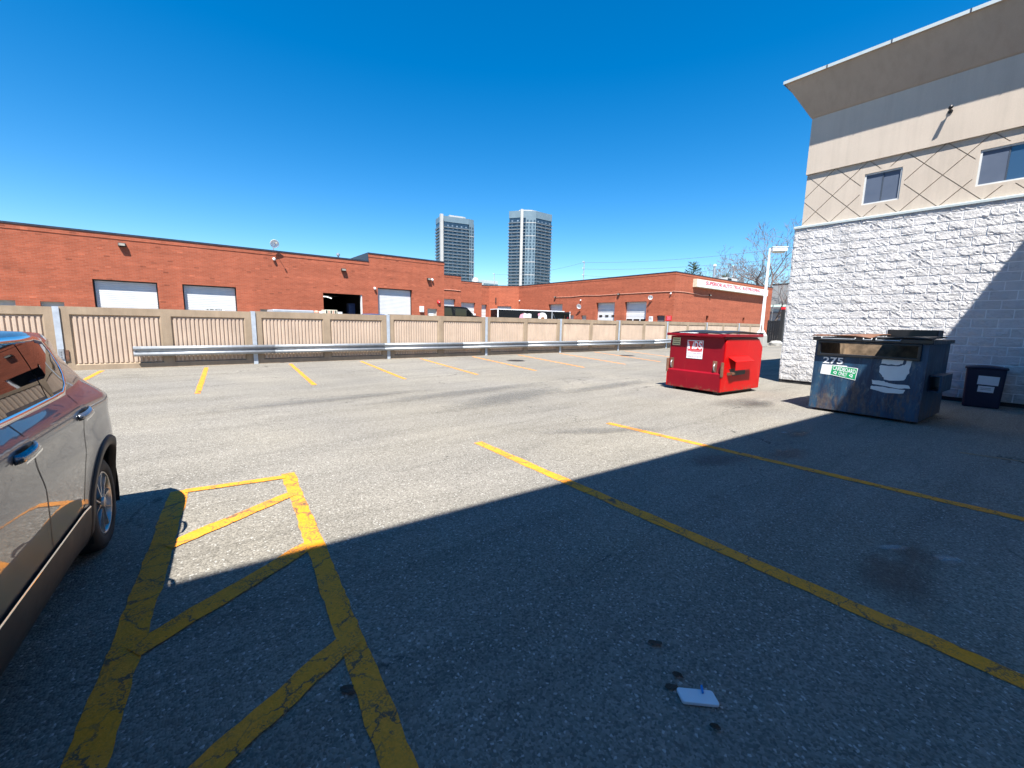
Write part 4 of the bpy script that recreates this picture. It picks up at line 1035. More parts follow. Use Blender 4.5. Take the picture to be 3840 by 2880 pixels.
    for cx in (.37, .62): recycle_symbol(cx, .78, .038, lambda a, c, d: sk(a, c, d), T, 'white')
    # torn white label
    rnd = random.Random(5)
    def torn(poly, k=4, a=.008):
        out = []
        for i in range(len(poly)):
            p, q = Vector(poly[i]), Vector(poly[(i+1) % len(poly)])
            for j in range(k): out.append(tuple(p.lerp(q, j/k)+Vector((rnd.uniform(-a, a), rnd.uniform(-a, a)))))
        return out
    for P in ([(.955, 1.085), (1.20, 1.085), (1.20, 1.01), (1.12, .985), (.945, .985)], [(.935, .97), (1.15, .96), (1.22, 1.0), (1.25, 1.09), (1.30, 1.085), (1.285, .86), (1.245, .74), (1.02, .72), (.97, .80), (.93, .86)], [(.86, .70), (1.01, .70), (1.06, .675), (1.30, .665), (1.33, .62), (1.20, .60), (.87, .635)], [(.86, .60), (1.0, .605), (1.27, .585), (1.26, .53), (1.06, .515), (.86, .545)]):
        plate('torn_label', torn([(.93+(u-.86)*1.12, .80+(v-.80)*1.06) for u, v in P]), 'paper')
blue_dumpster()
def blue_bin():
    T = thing('recycling_bin', (13.55, .76, 0), 'navy blue recycling bin with two pale labels in shade against the block wall', 'bin', rotz=math.radians(4))
    h = .84
    MB().hexa([(-.26, -.27, .0), (.26, -.27, .0), (.26, .27, .0), (-.26, .27, .0), (-.30, -.29, h), (.30, -.29, h), (.30, .29, h), (-.30, .29, h)]).build('body', 'binblue', T, bev=.03)
    b = MB().grid(lambda u, v: (-.32+.64*u, -.31+.62*v, h+.012+.045*math.sin(math.pi*v)*math.sin(math.pi*(u*.8+.1))), 6, 8); o = b.build('lid', 'binblue', T, smooth=True); s = o.modifiers.new('t', 'SOLIDIFY'); s.thickness = .03
    fx = lambda z: -.26-.05*z/h
    fn = lambda u, v, d: (fx(v)-.004-d, -u, v)
    MB().prism([(-.10, .50), (.20, .49), (.205, .675), (-.095, .685)], fn, 0, .004).build('label', 'paper', T); MB().prism([(-.08, .34), (.15, .335), (.155, .465), (-.075, .47)], fn, 0, .004).build('label', 'paper', T)
    for v in (.42, .39): MB().prism([(-.04, v), (.11, v), (.11, v+.008), (-.04, v+.008)], fn, .0045, .0055).build('label_print', 'ink', T)
blue_bin()

# ------------------------------------------------------------------ litter
def litter():
    T = thing('foam_tray', (1.616, .73, .012), 'small white foam tray with a blue clip lying on the shaded asphalt', 'tray', rotz=math.radians(-43.5))
    w, d, r = .076, .036, .012; P = []
    for cx, cy, a0 in ((w-r, d-r, 0), (-w+r, d-r, 90), (-w+r, -d+r, 180), (w-r, -d+r, 270)):
        for k in range(5): t = math.radians(a0+22.5*k); P.append((cx+r*math.cos(t)-.006*(cy > 0), cy+r*math.sin(t)))
    MB().prism(P, lambda u, v, dd: (u, v, dd), -.008, .006).build('tray', 'tray', T, bev=.003)
    MB().hexa([(.018, .012, .007), (.026, .012, .007), (.030, .044, .007), (.022, .044, .007), (.018, .012, .014), (.026, .012, .014), (.030, .044, .020), (.022, .044, .020)]).build('clip', 'clip', T)
    rnd = random.Random(11)
    for i, (x, y, s, lab) in enumerate(((1.74, 1.02, .036, 'dark leaf on the asphalt, farthest behind the foam tray'), (1.65, .845, .026, 'small dark leaf just behind the left corner of the foam tray'), (1.575, .83, .03, 'dark leaf touching the left corner of the foam tray'), (1.54, .62, .022, 'small dark leaf on the near side of the foam tray'), (.44, 1.66, .045, 'crumpled brown leaf beside the yellow hatching line'))):
        b = MB(); n = 9
        b.v.append((0, 0, .006))
        for k in range(n): t = 2*math.pi*k/n; rr = s*(.6+.4*abs(math.cos(t)))*(1 if i < 4 else rnd.uniform(.6, 1.1)); b.v.append((rr*math.cos(t), rr*.62*math.sin(t), .004+rnd.uniform(0, .012)))
        for k in range(n): b.f.append((0, 1+k, 1+(k+1) % n))
        me = b.mesh('dead_leaf', 'leaf'); o = put('dead_leaf', me, None, (x, y, .004), rnd.uniform(0, 3), label=lab, cat='leaf', group='dead leaves on the asphalt')
        m = o.modifiers.new('t', 'SOLIDIFY'); m.thickness = .0015
litter()

# ------------------------------------------------------------------ parked car (dark SUV), rear axle at local y=0, rear to +y, near side +x
HW = .82
def pw(x, xs, ys):
    if x <= xs[0]: return ys[0]
    for i in range(len(xs)-1):
        if x <= xs[i+1]: return ys[i]+(ys[i+1]-ys[i])*(x-xs[i])/(xs[i+1]-xs[i])
    return ys[-1]
FZX = [.2, .26, .36, .5, .62, .78, .90, .955, 1.0, 1.035, 1.075, 1.115, 1.14, 1.22, 1.32, 1.42, 1.5]
FZY = [.90, .945, .965, .972, .985, 1.0, .990, .994, .999, .988, .957, .922, .912, .890, .854, .812, .76]
def c_fz(z): return sum(pw(z+d, FZX, FZY) for d in (-.016, -.008, 0, .008, .016))/5
def c_W(s):
    if s > .2: return HW*(1-.35*min((s-.2)/.65, 1)**2.2)
    if s < -2.4: return HW*(1-.30*min((-2.4-s)/.9, 1)**2.4)
    return HW
def c_G(s, z): return 1-.2*min(max((z-1.0)/.3, 0), 1)*min(max((s+.5)/.95, 0), 1)**1.6-.16*min(max((z-1.0)/.3, 0), 1)*min(max((-1.5-s)/.6, 0), 1)**1.5
def c_w(s, z):
    fl = 0
    for sc_ in (.06, -2.44):
        d = math.hypot(s-sc_, (z-.32)*1.0); fl = max(fl, .014*math.exp(-((d-.42)/.07)**2) if z > .2 else 0)
    return c_W(s)*c_fz(z)*c_G(s, z)+fl
TS = [-3.3, -3.27, -3.2, -3.05, -2.6, -2.05, -1.9, -1.3, -1.1, -.7, -.3, .1, .30, .42, .60, .68, .74, .80, .84, .86]
TZ = [.45, .62, .74, .84, .93, .98, 1.02, 1.40, 1.455, 1.49, 1.495, 1.475, 1.445, 1.37, 1.10, .98, .85, .62, .52, .45]
def c_top(s): return sum(pw(s+d, TS, TZ) for d in (-.04, -.02, 0, .02, .04))/5
def c_bot(s): return .20+.10*max(0, (s-.45)/.4)**1.5+.08*max(0, (-2.85-s)/.4)**1.5 if s > .45 or s < -2.85 else .20
def make_car():
    T = thing('parked_car', (-.475-HW*.9976, 3.75+HW*.0698, 0), 'dark grey SUV parked at the left edge, seen along its side to the rear wheel', 'car', rotz=math.radians(-4))
    NS, NZ, NT_ = 170, 44, 10
    S = [-3.3+4.16*i/NS for i in range(NS+1)]
    wheels = (.06, -2.44); AR, WZ = .395, .32
    b = MB(); rows = NZ+NT_+1
    for s in S:
        zb, zt = c_bot(s), c_top(s); ze = max(zt-.055, zb+.05); row = []
        for j in range(NZ+1):
            z = zb+(ze-zb)*j/NZ; row.append((c_w(s, z), z))
        we = row[-1][0]
        for k in range(1, NT_+1):
            t = k/NT_; a = t*math.pi/2; row.append((we*(1-t) if k > 2 else we*(1-.10*t*2.2), ze+(zt-ze)*min(1, math.sin(min(t*2.6, 1)*math.pi/2))*.75+(zt-ze)*.25*t))
        b.v += [(x, s, z) for x, z in row]
    for i in range(NS):
        for j in range(rows-1):
            sm_, zm = (S[i]+S[i+1])/2, (b.v[i*rows+j][2]+b.v[(i+1)*rows+j+1][2])/2
            if j < NZ and any(math.hypot(sm_-c, zm-WZ) < AR and True for c in wheels): continue
            b.f.append((i*rows+j, (i+1)*rows+j, (i+1)*rows+j+1, i*rows+j+1))
    half = len(b.v); b.v += [(-x, y, z) for x, y, z in b.v]; b.f += [tuple(k+half for k in f[::-1]) for f in b.f]
    # end caps and floor
    for i in (0, NS): b.f.append(tuple([i*rows+j for j in range(rows)]+[half+i*rows+j for j in range(rows-1, -1, -1)]))
    body = b.build('body', 'carpaint', T, smooth=True)
    m = body.modifiers.new('w', 'WELD'); m.merge_threshold = .0005
    f = MB(); f.box(-.60, .60, -3.0, .72, .19, .30); f.build('floor_pan', 'black', T)
    def surf(s, z, d, side=1):
        e = .004; x = c_w(s, z); nx = 1.0; ns = -(c_w(s+e, z)-c_w(s-e, z))/(2*e); nz = -(c_w(s, z+e)-c_w(s, z-e))/(2*e)
        n = Vector((nx, ns, nz)).normalized(); return (side*(x+n.x*d), s+n.y*d, z+n.z*d)
    def patch(name, mat, zs, lo, hi, d, parent, nu=14, side=1, thick=0):
        q = MB(); rows_ = [(z, lo(z), hi(z)) for z in zs]
        q.grid(lambda u, v: surf(rows_[int(round(v*(len(zs)-1)))][1]+(rows_[int(round(v*(len(zs)-1)))][2]-rows_[int(round(v*(len(zs)-1)))][1])*u, rows_[int(round(v*(len(zs)-1)))][0], d, side), nu, len(zs)-1)
        o = q.build(name, mat, parent, smooth=True)
        if thick: mm = o.modifiers.new('t', 'SOLIDIFY'); mm.thickness = thick; mm.offset = 1
        return o
    def strip(name, mat, path, wd, d, parent, side=1, thick=0):
        q = MB(); P = [Vector(p) for p in path]
        for i, p in enumerate(P):
            t = (P[min(i+1, len(P)-1)]-P[max(i-1, 0)]).normalized(); n = Vector((-t.y, t.x))*wd/2
            q.v += [surf(*(p-n), d, side), surf(*p, d+thick, side), surf(*(p+n), d, side)]
            if i: k = 3*i; q.f += [(k-3, k-2, k+1, k), (k-2, k-1, k+2, k+1)]
        return q.build(name, mat, parent, smooth=True)
    def dens(path, step=.04):
        out = []
        for a, c in zip(path[:-1], path[1:]):
            a, c = Vector(a), Vector(c); n = max(1, int((c-a).length/step)); out += [tuple(a.lerp(c, k/n)) for k in range(n)]
        return out+[tuple(path[-1])]
    zs = [1.135+(1.42-1.135)*k/10 for k in range(11)]
    rear = lambda z: pw(z, [1.13, 1.17, 1.25, 1.33, 1.40, 1.43], [-.27, -.20, -.115, -.12, -.16, -.24])
    front = lambda z: -1.86+(z-1.13)*1.55
    for side in (1, -1):
        patch('side_glass', 'glass', zs, lambda z: -.52+(z-1.13)*(-.05)+.012, lambda z: rear(z)-.02, .004, body, side=side)          # quarter light
        patch('side_glass', 'glass', zs, lambda z: -1.09, lambda z: -.60+(z-1.13)*(-.05), .004, body, side=side)
        patch('side_glass', 'glass', zs, lambda z: front(z)+.08, lambda z: -1.15, .004, body, side=side)
        patch('pillar_trim', 'glass', zs, lambda z: -.60+(z-1.13)*(-.05), lambda z: -.52+(z-1.13)*(-.05)+.012, .006, body, 3, side)
        patch('pillar_trim', 'glass', zs, lambda z: -1.15, lambda z: -1.09, .006, body, 3, side)
        trim = dens([(front(1.12), 1.118), (-.9, 1.122), (-.34, 1.128), (-.235, 1.16), (-.15, 1.22), (-.095, 1.28), (-.10, 1.36), (-.145, 1.418), (-.30, 1.437), (-.9, 1.440), (front(1.43)+.05, 1.432)])
        strip('chrome_trim', 'chrome', trim, .026, .004, body, side, .006)
        strip('window_seal', 'black', dens([(front(1.13)+.02, 1.136), (-.3, 1.142), (-.2, 1.18), (-.125, 1.26), (-.125, 1.34), (-.17, 1.405), (-.32, 1.42)]), .02, .005, body, side)
        # door gaps, crease shadow gap, handles
        for path in ([(-1.12, 1.11), (-1.10, 1.0), (-1.07, .92), (-1.03, .80), (-1.0, .68), (-.97, .55), (-.945, .45), (-.95, .28)], [(-.30, 1.11), (-.32, .92), (-.36, .80), (-.40, .66), (-.43, .50)], [(-2.02, 1.05), (-2.03, .6), (-1.98, .28)], [(-.945, .45), (-.5, .455), (-.42, .48)]):
            strip('door_gap', 'black', dens(path), .008, .0012, body, side)
        for hs in (-.40, -1.27):
            hp = MB(); sec = []
            n = 10
            for i in range(n+1):
                u = i/n; s_ = hs-.03+.22*u; z_ = .992+.012*u; out = .030*math.sin(math.pi*min(max(u*1.02, 0), 1))**.5+.004
                hp.v += [surf(s_, z_-.018, out*.75, side), surf(s_, z_, out+.008, side), surf(s_, z_+.02, out*.8, side), surf(s_, z_, out-.008, side)]
                if i:
                    k = 4*i
                    for a in range(4): hp.f.append((k-4+a, k-4+(a+1) % 4, k+(a+1) % 4, k+a))
            hp.f += [(3, 2, 1, 0), (4*n, 4*n+1, 4*n+2, 4*n+3)]
            hh = hp.build('door_handle', 'handle', body, smooth=True)
            strip('handle_strip', 'chrome', [(hs-.01, .975), (hs+.08, .978), (hs+.17, .988)], .008, .030, hh, side)
            patch('handle_cup', 'black', [.965, .985, 1.005, 1.02], lambda z: hs+.02, lambda z: hs+.13, .0015, hh, 4, side)
        # sill cladding, chrome sill line, wheel-arch cladding
        patch('sill_cladding', 'clad', [.205+.035*k for k in range(8)], lambda z: -2.06, lambda z: -.33, .010, T, 20, side)
        strip('sill_chrome', 'chrome', [(-2.05+.087*k, .452) for k in range(20)], .014, .012, T, side, .004)
        for c in wheels:
            a = MB(); n = 28
            for i in range(n+1):
                t = math.radians(-14+208*i/n)
                for r, d in ((AR-.012, -.03), (AR-.010, .012), (AR+.045, .012), (AR+.055, .001)):
                    s_, z_ = c+r*math.cos(t), max(WZ+r*math.sin(t), .205); a.v.append(surf(s_, z_, d, side))
                if i:
                    k = 4*i; a.f += [(k-4, k-3, k+1, k), (k-3, k-2, k+2, k+1), (k-2, k-1, k+3, k+2)]
            a.build('arch_cladding', 'clad', T, smooth=True)
            l = MB(); n = 24
            for i in range(n+1):
                t = math.radians(-20+220*i/n); l.v += [(side*.79, c+AR*math.cos(t), WZ+AR*math.sin(t)), (side*.50, c+AR*math.cos(t), WZ+AR*math.sin(t))]
                if i: k = 2*i; l.f.append((k-2, k-1, k+1, k))
            l.f.append(tuple(2*i+1 for i in range(n+1))); l.build('arch_liner', 'black', T)
            # wheel
            w = bpy.data.objects.new('wheel', None); COL.objects.link(w); w.parent = T; w.location = (side*.785, c, WZ-.008); w.rotation_euler = (0, 0, 0 if side > 0 else math.pi)
            R = .312
            MB().lathe([(.205, -.19), (.27, -.20), (R-.012, -.185), (R, -.15), (R, -.05), (R-.012, -.012), (.27, .004), (.222, .002), (.212, -.012)], 40, (0, 0, 0), 'x').build('tyre', 'tyre', w, smooth=True)
            MB().lathe([(.214, -.015), (.208, -.004), (.199, -.006), (.196, -.05), (.185, -.15)], 40, (0, 0, 0), 'x').build('rim', 'alloy', w, smooth=True)
            MB().lathe([(.001, -.085), (.19, -.085)], 32, (0, 0, 0), 'x').build('brake_disc', 'alloyd', w)
            MB().lathe([(.001, .0), (.036, -.001), (.042, -.012), (.042, -.06)], 20, (0, 0, 0), 'x').build('hub_cap', 'alloy', w)
            for k in range(5):
                for sg in (-1, 1):
                    t0 = math.radians(90+72*k+8+sg*4); t1 = math.radians(90+72*k+8+sg*19)
                    p0, p1 = Vector((math.cos(t0), math.sin(t0)))*.035, Vector((math.cos(t1), math.sin(t1)))*.2
                    pm = (p0+p1)/2+Vector((math.cos(t0), math.sin(t0)))*.012
                    q = MB()
                    for i, p in enumerate((p0, pm, p1)):
                        tt = (p1-p0).normalized(); n_ = Vector((-tt.y, tt.x)); ww = (.010, .008, .012)[i]; x_ = (-.012, -.014, -.010)[i]
                        q.v += [(x_-.035, *(p-n_*ww*1.3)), (x_, *(p-n_*ww*.55)), (x_, *(p+n_*ww*.55)), (x_-.035, *(p+n_*ww*1.3))]
                        if i:
                            k4 = 4*i
                            for a_ in range(3): q.f.append((k4-4+a_, k4-3+a_, k4+1+a_, k4+a_))
                    q.build('spoke', 'alloy', w)
    # glazing at the ends, lamps, roof rails, bumper, plate, mirrors
    def toppatch(name, mat, s0, s1, k0, d, n=10):
        q = MB(); q.grid(lambda u, v: ((2*u-1)*k0*c_w(s0+(s1-s0)*v, c_top(s0+(s1-s0)*v)-.06), s0+(s1-s0)*v, c_top(s0+(s1-s0)*v)+d-.013*abs(2*u-1)**3), 12, n); return q.build(name, mat, body, smooth=True)
    toppatch('windscreen', 'glass', -1.86, -1.30, .86, .006); toppatch('rear_window', 'glass', .36, .58, .80, .008)
    for side in (1, -1):
        patch('tail_lamp', 'tail', [.84+.02*k for k in range(8)], lambda z: .52, lambda z: .70-max(0, z-.9)*.4, .006, body, 8, side)
        patch('headlamp', 'winglass', [.70+.02*k for k in range(6)], lambda z: -3.12, lambda z: -2.78, .006, body, 8, side)
        MB().tube([(side*.55, -1.5, 1.41), (side*.55, -1.35, 1.475), (side*.555, -.9, 1.505), (side*.555, -.5, 1.50), (side*.555, -.36, 1.455)], .013, 8).build('roof_rail', 'black', T, smooth=True)
        mm = MB().lathe([(.001, -.07), (.05, -.06), (.075, -.01), (.075, .05), (.03, .09), (.001, .09)], 12, (side*.90, -2.06, 1.10), 'x'); mm.build('door_mirror', 'carpaint', T, smooth=True)
        MB().tube([(side*.74, -2.03, 1.06), (side*.88, -2.05, 1.08)], .025, 8).build('mirror_arm', 'black', T)
    MB().box(-.26, .26, .835, .852, .60, .72).build('licence_plate', 'white', T)
    MB().box(-.52, .52, .80, .868, .30, .42).build('lower_bumper', 'clad', T, bev=.02)
    MB().tube([(-.35, .88, .29), (-.35, .80, .29)], .035, 10).build('exhaust', 'chrome', T)
make_car()

# ------------------------------------------------------------------ lamp post and things beyond
def lamp_post():
    x, y = 36.0, 14.1; z = gz(x, y)
    T = thing('lamp_post', (x, y, z), 'white square-section lamp post with a flat shoebox head on a concrete base', 'lamp post')
    MB().hexa([(-.38, -.38, 0), (.38, -.38, 0), (.38, .38, 0), (-.38, .38, 0), (-.33, -.33, .86), (.33, -.33, .86), (.33, .33, .86), (-.33, .33, .86)]).build('base', 'conc', T, bev=.02)
    MB().hexa([(-.30, -.30, .86), (.30, -.30, .86), (.30, .30, .86), (-.30, .30, .86), (-.13, -.13, 1.25), (.13, -.13, 1.25), (.13, .13, 1.25), (-.13, .13, 1.25)]).build('base_cover', 'white', T)
    MB().hexa([(-.095, -.095, 1.25), (.095, -.095, 1.25), (.095, .095, 1.25), (-.095, .095, 1.25), (-.055, -.055, 7.5), (.055, -.055, 7.5), (.055, .055, 7.5), (-.055, .055, 7.5)]).build('shaft', 'white', T)
    hd = Vector((.62, -.78))
    h = MB(); o = put('head', None, T) if False else None
    H = bpy.data.objects.new('head', MB().box(.10, 1.12, -.30, .30, 7.22, 7.52).mesh('head', 'white')); COL.objects.link(H); H.parent = T; H.rotation_euler = (0, 0, math.atan2(hd.y, hd.x))
    m = H.modifiers.new('b', 'BEVEL'); m.width = .05; m.segments = 2
    for nm, q, mt in (('lens', (.25, 1.0, -.22, .22, 7.15, 7.218), 'cream'), ('lid', (.06, 1.15, -.33, .33, 7.522, 7.56), 'white'), ('arm', (-.02, .10, -.05, .05, 7.3, 7.42), 'white')):
        c = MB().box(*q).build(nm, mt, H)
lamp_post()
def far_right():
    # pale grey shed with a dark doorway, board sign and poles seen past the wall corner
    T = thing('white_shed', (72, 25, .3), 'pale shed with a dark doorway seen between the lamp post and the block wall', 'shed')
    MB().box(0, 5, -4.0, 2.4, 0, 3.7).build('wall', 'pale', T); MB().box(-.2, 5.2, -4.2, 2.6, 3.7, 3.95).build('roof', 'galv', T); MB().box(-.03, -.002, -.9, 1.4, 0, 2.6).build('doorway', 'void', T)
    T = thing('board_sign', (70.6, 25.0, .3), 'large plain grey board sign on posts behind the bare trees', 'sign')
    MB().box(-.1, .1, -1.6, 1.7, 4.9, 7.9).build('board', 'greyb', T); MB().box(-.13, -.102, -1.65, 1.75, 7.8, 8.0).build('top_trim', 'clad', T)
    for y in (-1.2, 1.4): MB().box(-.06, .06, y-.06, y+.06, 0, 4.9).build('post', 'galv', T)
    T = thing('marker_post', (40, 14.12, .22), 'dark grey post with a red cap beside the block wall corner', 'post')
    MB().box(-.12, .12, -.12, .12, 0, 3.0).build('shaft', 'clad', T); MB().box(-.14, .14, -.14, .14, 3.0, 3.2).build('cap', 'redsign', T)
    T = thing('black_gate', (45.1, 16.3, .22), 'black slatted gate closing the lot beside the concrete fence end', 'gate')
    for i in range(7): MB().box(-.02, .02, -.68+.2*i, -.50+.2*i, .08, 2.15).build('slat', 'blackm', T)
    for zz in (.1, 1.05, 1.9): MB().box(.022, .06, -.72, .75, zz, zz+.1).build('rail', 'blackm', T)
    for y in (-.80, .80): MB().box(-.07, .07, y-.07, y+.07, 0, 2.2).build('post', 'blackm', T)
    T = thing('boulder', (38.6, 13.9, .22), 'small pale rock at the foot of the red-capped post', 'rock'); b = MB(); rr = random.Random(2)
    b.lathe([(.02, .42), (.3, .38), (.5, .22), (.52, .0)], 9); b.v = [(x*rr.uniform(.8, 1.2), y*rr.uniform(.8, 1.2), z*rr.uniform(.85, 1.1)) for x, y, z in b.v]; b.build('rock', 'conc', T)
    T = thing('warehouse', (125, 30, 0), 'long low grey warehouse in the far distance behind the bare trees', 'building'); MB().box(0, 20, -60, 25, 0, 7).build('wall', 'greyb', T); MB().box(-.3, 20.3, -60.3, 25.3, 7, 7.5).build('roof', 'greyroof', T)
    # pale sidewalk with kerb behind the lot
    b = MB().box(38, 64, 9.0, 13.2, .10, .35); b.build('pavement', 'curb', kind='structure')
far_right()

# ------------------------------------------------------------------ vehicles and trailer in the yard
def wheel_simple(parent, x, y, z, r, axis='y'):
    w = MB().lathe([(.001, -.12), (r*.6, -.12), (r, -.10), (r, .10), (r*.6, .12), (.001, .12)], 20, (x, y, z), axis).build('wheel', 'tyre', parent)
    MB().lathe([(.001, -.135), (r*.55, -.13), (r*.55, -.12)], 16, (x, y, z), axis).build('hub', 'galv', w)
def trailer():
    z = gz(30, 35); T = thing('food_trailer', (25.4, 35, z), 'long black enclosed trailer with pink and white stickers behind the fence', 'trailer', rotz=math.radians(-10))
    T.scale = (.865, 1, 1)
    L, H, W = 10.4, 2.36, 1.7
    MB().box(0, L, 0, W, .45, H).build('body', 'trail', T, bev=.03)
    MB().box(-.05, L-.9, -.05, W+.05, H, H+.09).build('roof_trim', 'white', T); MB().box(-.04, .08, -.04, .03, .45, H).build('corner_trim', 'white', T); MB().box(L-.05, L+.04, -.04, .03, .45, H+.06).build('corner_trim', 'white', T)
    MB().box(7.55, 7.72, -.03, -.002, .5, H-.05).build('door_frame', 'galv', T); MB().tube([(7.8, -.03, 2.1), (8.3, -.03, 1.3)], .03, 6).build('strut', 'galv', T)
    MB().box(7.8, 10.2, -.5, -.004, H-.16, H-.08).build('awning', 'black', T)
    MB().lathe([(.001, -.06), (.12, -.05), (.13, 0)], 12, (10.05, 0, 1.72), 'y').build('red_lamp', 'redsign', T)
    MB().box(9.5, 9.6, -.05, -.004, 1.3, 2.0).build('reflector', 'brownp', T)
    fn = lambda u, v, d: (u, -.002-d, v); rnd = random.Random(4)
    def blob(cx, cz, rx, rz, n=14, j=.18): return [(cx+rx*math.cos(2*math.pi*k/n)*(1+rnd.uniform(-j, j)), cz+rz*math.sin(2*math.pi*k/n)*(1+rnd.uniform(-j, j))) for k in range(n)]
    MB().prism(blob(3.35, 1.72, .42, .30), fn, 0, .004).build('pink_sticker', 'pink', T); MB().prism(blob(3.05, 1.42, .20, .22), fn, .0045, .008).build('pink_sticker', 'pink', T)
    MB().prism([(3.5, 1.62), (4.6, 1.6), (4.6, 2.0), (4.35, 2.06), (3.95, 2.02), (3.55, 2.1)], fn, .0085, .012).build('white_sticker', 'white', T); MB().prism([(3.6, 1.72), (4.3, 1.70), (4.3, 1.9), (3.6, 1.94)], fn, .0122, .014).build('blue_print', 'greyp', T)
    MB().prism(blob(6.25, 1.70, .64, .52, 18, .05), fn, 0, .004).build('round_sticker', 'white', T); MB().prism(blob(5.75, 1.98, .22, .16), fn, .0045, .008).build('pink_print', 'pink', T)
    MB().prism([(5.85, 1.36), (6.7, 1.36), (6.78, 1.55), (5.8, 1.55)], fn, .0045, .008).build('yellow_print', 'gold', T); MB().prism(blob(6.28, 1.62, .28, .12), fn, .0085, .010).build('brown_print', 'brownp', T)
    for x in (4.6, 5.5): wheel_simple(T, x, .1, .36, .36); wheel_simple(T, x, W-.1, .36, .36)
    MB().tube([(-1.4, W/2, .5), (0, W/2, .5)], .06, 8).build('tow_bar', 'blackm', T); MB().tube([(-1.2, W/2, 0), (-1.2, W/2, .6)], .04, 8).build('jack', 'galv', T)
trailer()
def black_van():
    Y = 38.0; z = gz(22, Y); T = thing('black_van', (20.6, Y, z), 'black van with dark tinted windows parked beyond the brick corner', 'van')
    W, k = 2.0, 1.0
    pr = [(-1.2, .45), (5.05, .45), (5.15, .9), (5.1, 1.42), (4.85, 1.60), (3.95, 1.72), (3.05, 2.50), (2.6, 2.58), (-1.1, 2.62), (-1.2, 2.5)]
    MB().prism(pr, lambda u, v, d: (u, d, v), 0, W).build('body', 'trail', T, bev=.06)
    MB().prism([(1.55, 1.66), (3.8, 1.66), (3.10, 2.36), (1.35, 2.42)], lambda u, v, d: (u, d, v), -.012, -.002).build('side_window', 'glass', T)
    MB().prism([(-1.0, 1.66), (1.25, 1.66), (1.1, 2.42), (-1.0, 2.42)], lambda u, v, d: (u, d, v), -.012, -.002).build('side_window', 'glass', T)
    MB().add([(3.98, .15, 1.74), (3.98, W-.15, 1.74), (3.12, W-.2, 2.49), (3.12, .2, 2.49)], [(0, 1, 2, 3)]).build('windscreen', 'glass', T)
    MB().box(3.7, 3.9, -.28, -.05, 1.72, 1.92).build('door_mirror', 'white', T, bev=.03)
    for x in (.1, 4.2): wheel_simple(T, x, .12, .4, .4); wheel_simple(T, x, W-.12, .4, .4)
black_van()
def work_truck():
    Y = 24.6; T = thing('work_truck', (3.6, Y, gz(5, Y)), 'silver work truck whose long flat canopy and roof load show above the fence', 'truck')
    MB().box(.05, 2.02, 0, 1.9, .75, 2.05).build('canopy', 'silver', T, bev=.05); MB().box(-.05, 2.12, -.03, 1.93, .5, .75).build('load_bed', 'silver', T)
    MB().prism([(2.1, .5), (5.2, .5), (5.25, .95), (4.9, 1.12), (4.0, 1.2), (3.45, 1.80), (2.15, 1.82)], lambda u, v, d: (u, d, v), .02, 1.88).build('cab', 'silver', T, bev=.05)
    MB().prism([(2.3, 1.22), (3.85, 1.22), (3.42, 1.70), (2.3, 1.72)], lambda u, v, d: (u, d, v), .006, .019).build('side_window', 'glass', T)
    for x in (1.0, 4.3): wheel_simple(T, x, .12, .38, .38); wheel_simple(T, x, 1.78, .38, .38)
    T2 = thing('roof_cargo', (5.75, Y+.3, gz(5, Y)+1.822), 'pale bundles and a ribbed box lying on the work truck roof', 'cargo')
    MB().box(.50, 1.16, 0, .8, 0, .30).build('ribbed_box', 'cream', T2, bev=.02)
    for i in range(5): MB().box(.55+.12*i, .61+.12*i, -.012, -.001, .03, .27).build('box_rib', 'cond' if i % 2 else 'clad', T2)
    MB().lathe([(.001, -.3), (.11, -.28), (.12, 0), (.11, .28), (.001, .3)], 12, (.12, .4, .13), 'y').build('bundle', 'cond', T2, smooth=True); MB().lathe([(.001, -.3), (.1, -.28), (.11, 0), (.1, .28), (.001, .3)], 12, (.36, .4, .11), 'y').build('bundle', 'paper', T2, smooth=True)
    MB().box(1.2, 1.42, 0, .7, 0, .2).build('white_box', 'white', T2, bev=.01)
    T3 = thing('parked_car', (9.4, 24.9, gz(9.4, 24.9)), 'navy car roof just showing over the fence below the open workshop door', 'car')
    MB().prism([(-2.0, .35), (2.1, .35), (2.15, .8), (1.3, 1.05), (.75, 1.82), (-.55, 1.86), (-1.5, 1.3), (-2.05, 1.1)], lambda u, v, d: (u, d, v), 0, 1.75).build('body', 'navy', T3, bev=.08)
    MB().prism([(-.9, 1.2), (1.0, 1.15), (.65, 1.75), (-.5, 1.78)], lambda u, v, d: (u, d, v), -.012, -.002).build('side_window', 'glass', T3)
    for x in (-1.2, 1.3): wheel_simple(T3, x, .1, .33, .33); wheel_simple(T3, x, 1.65, .33, .33)
work_truck()

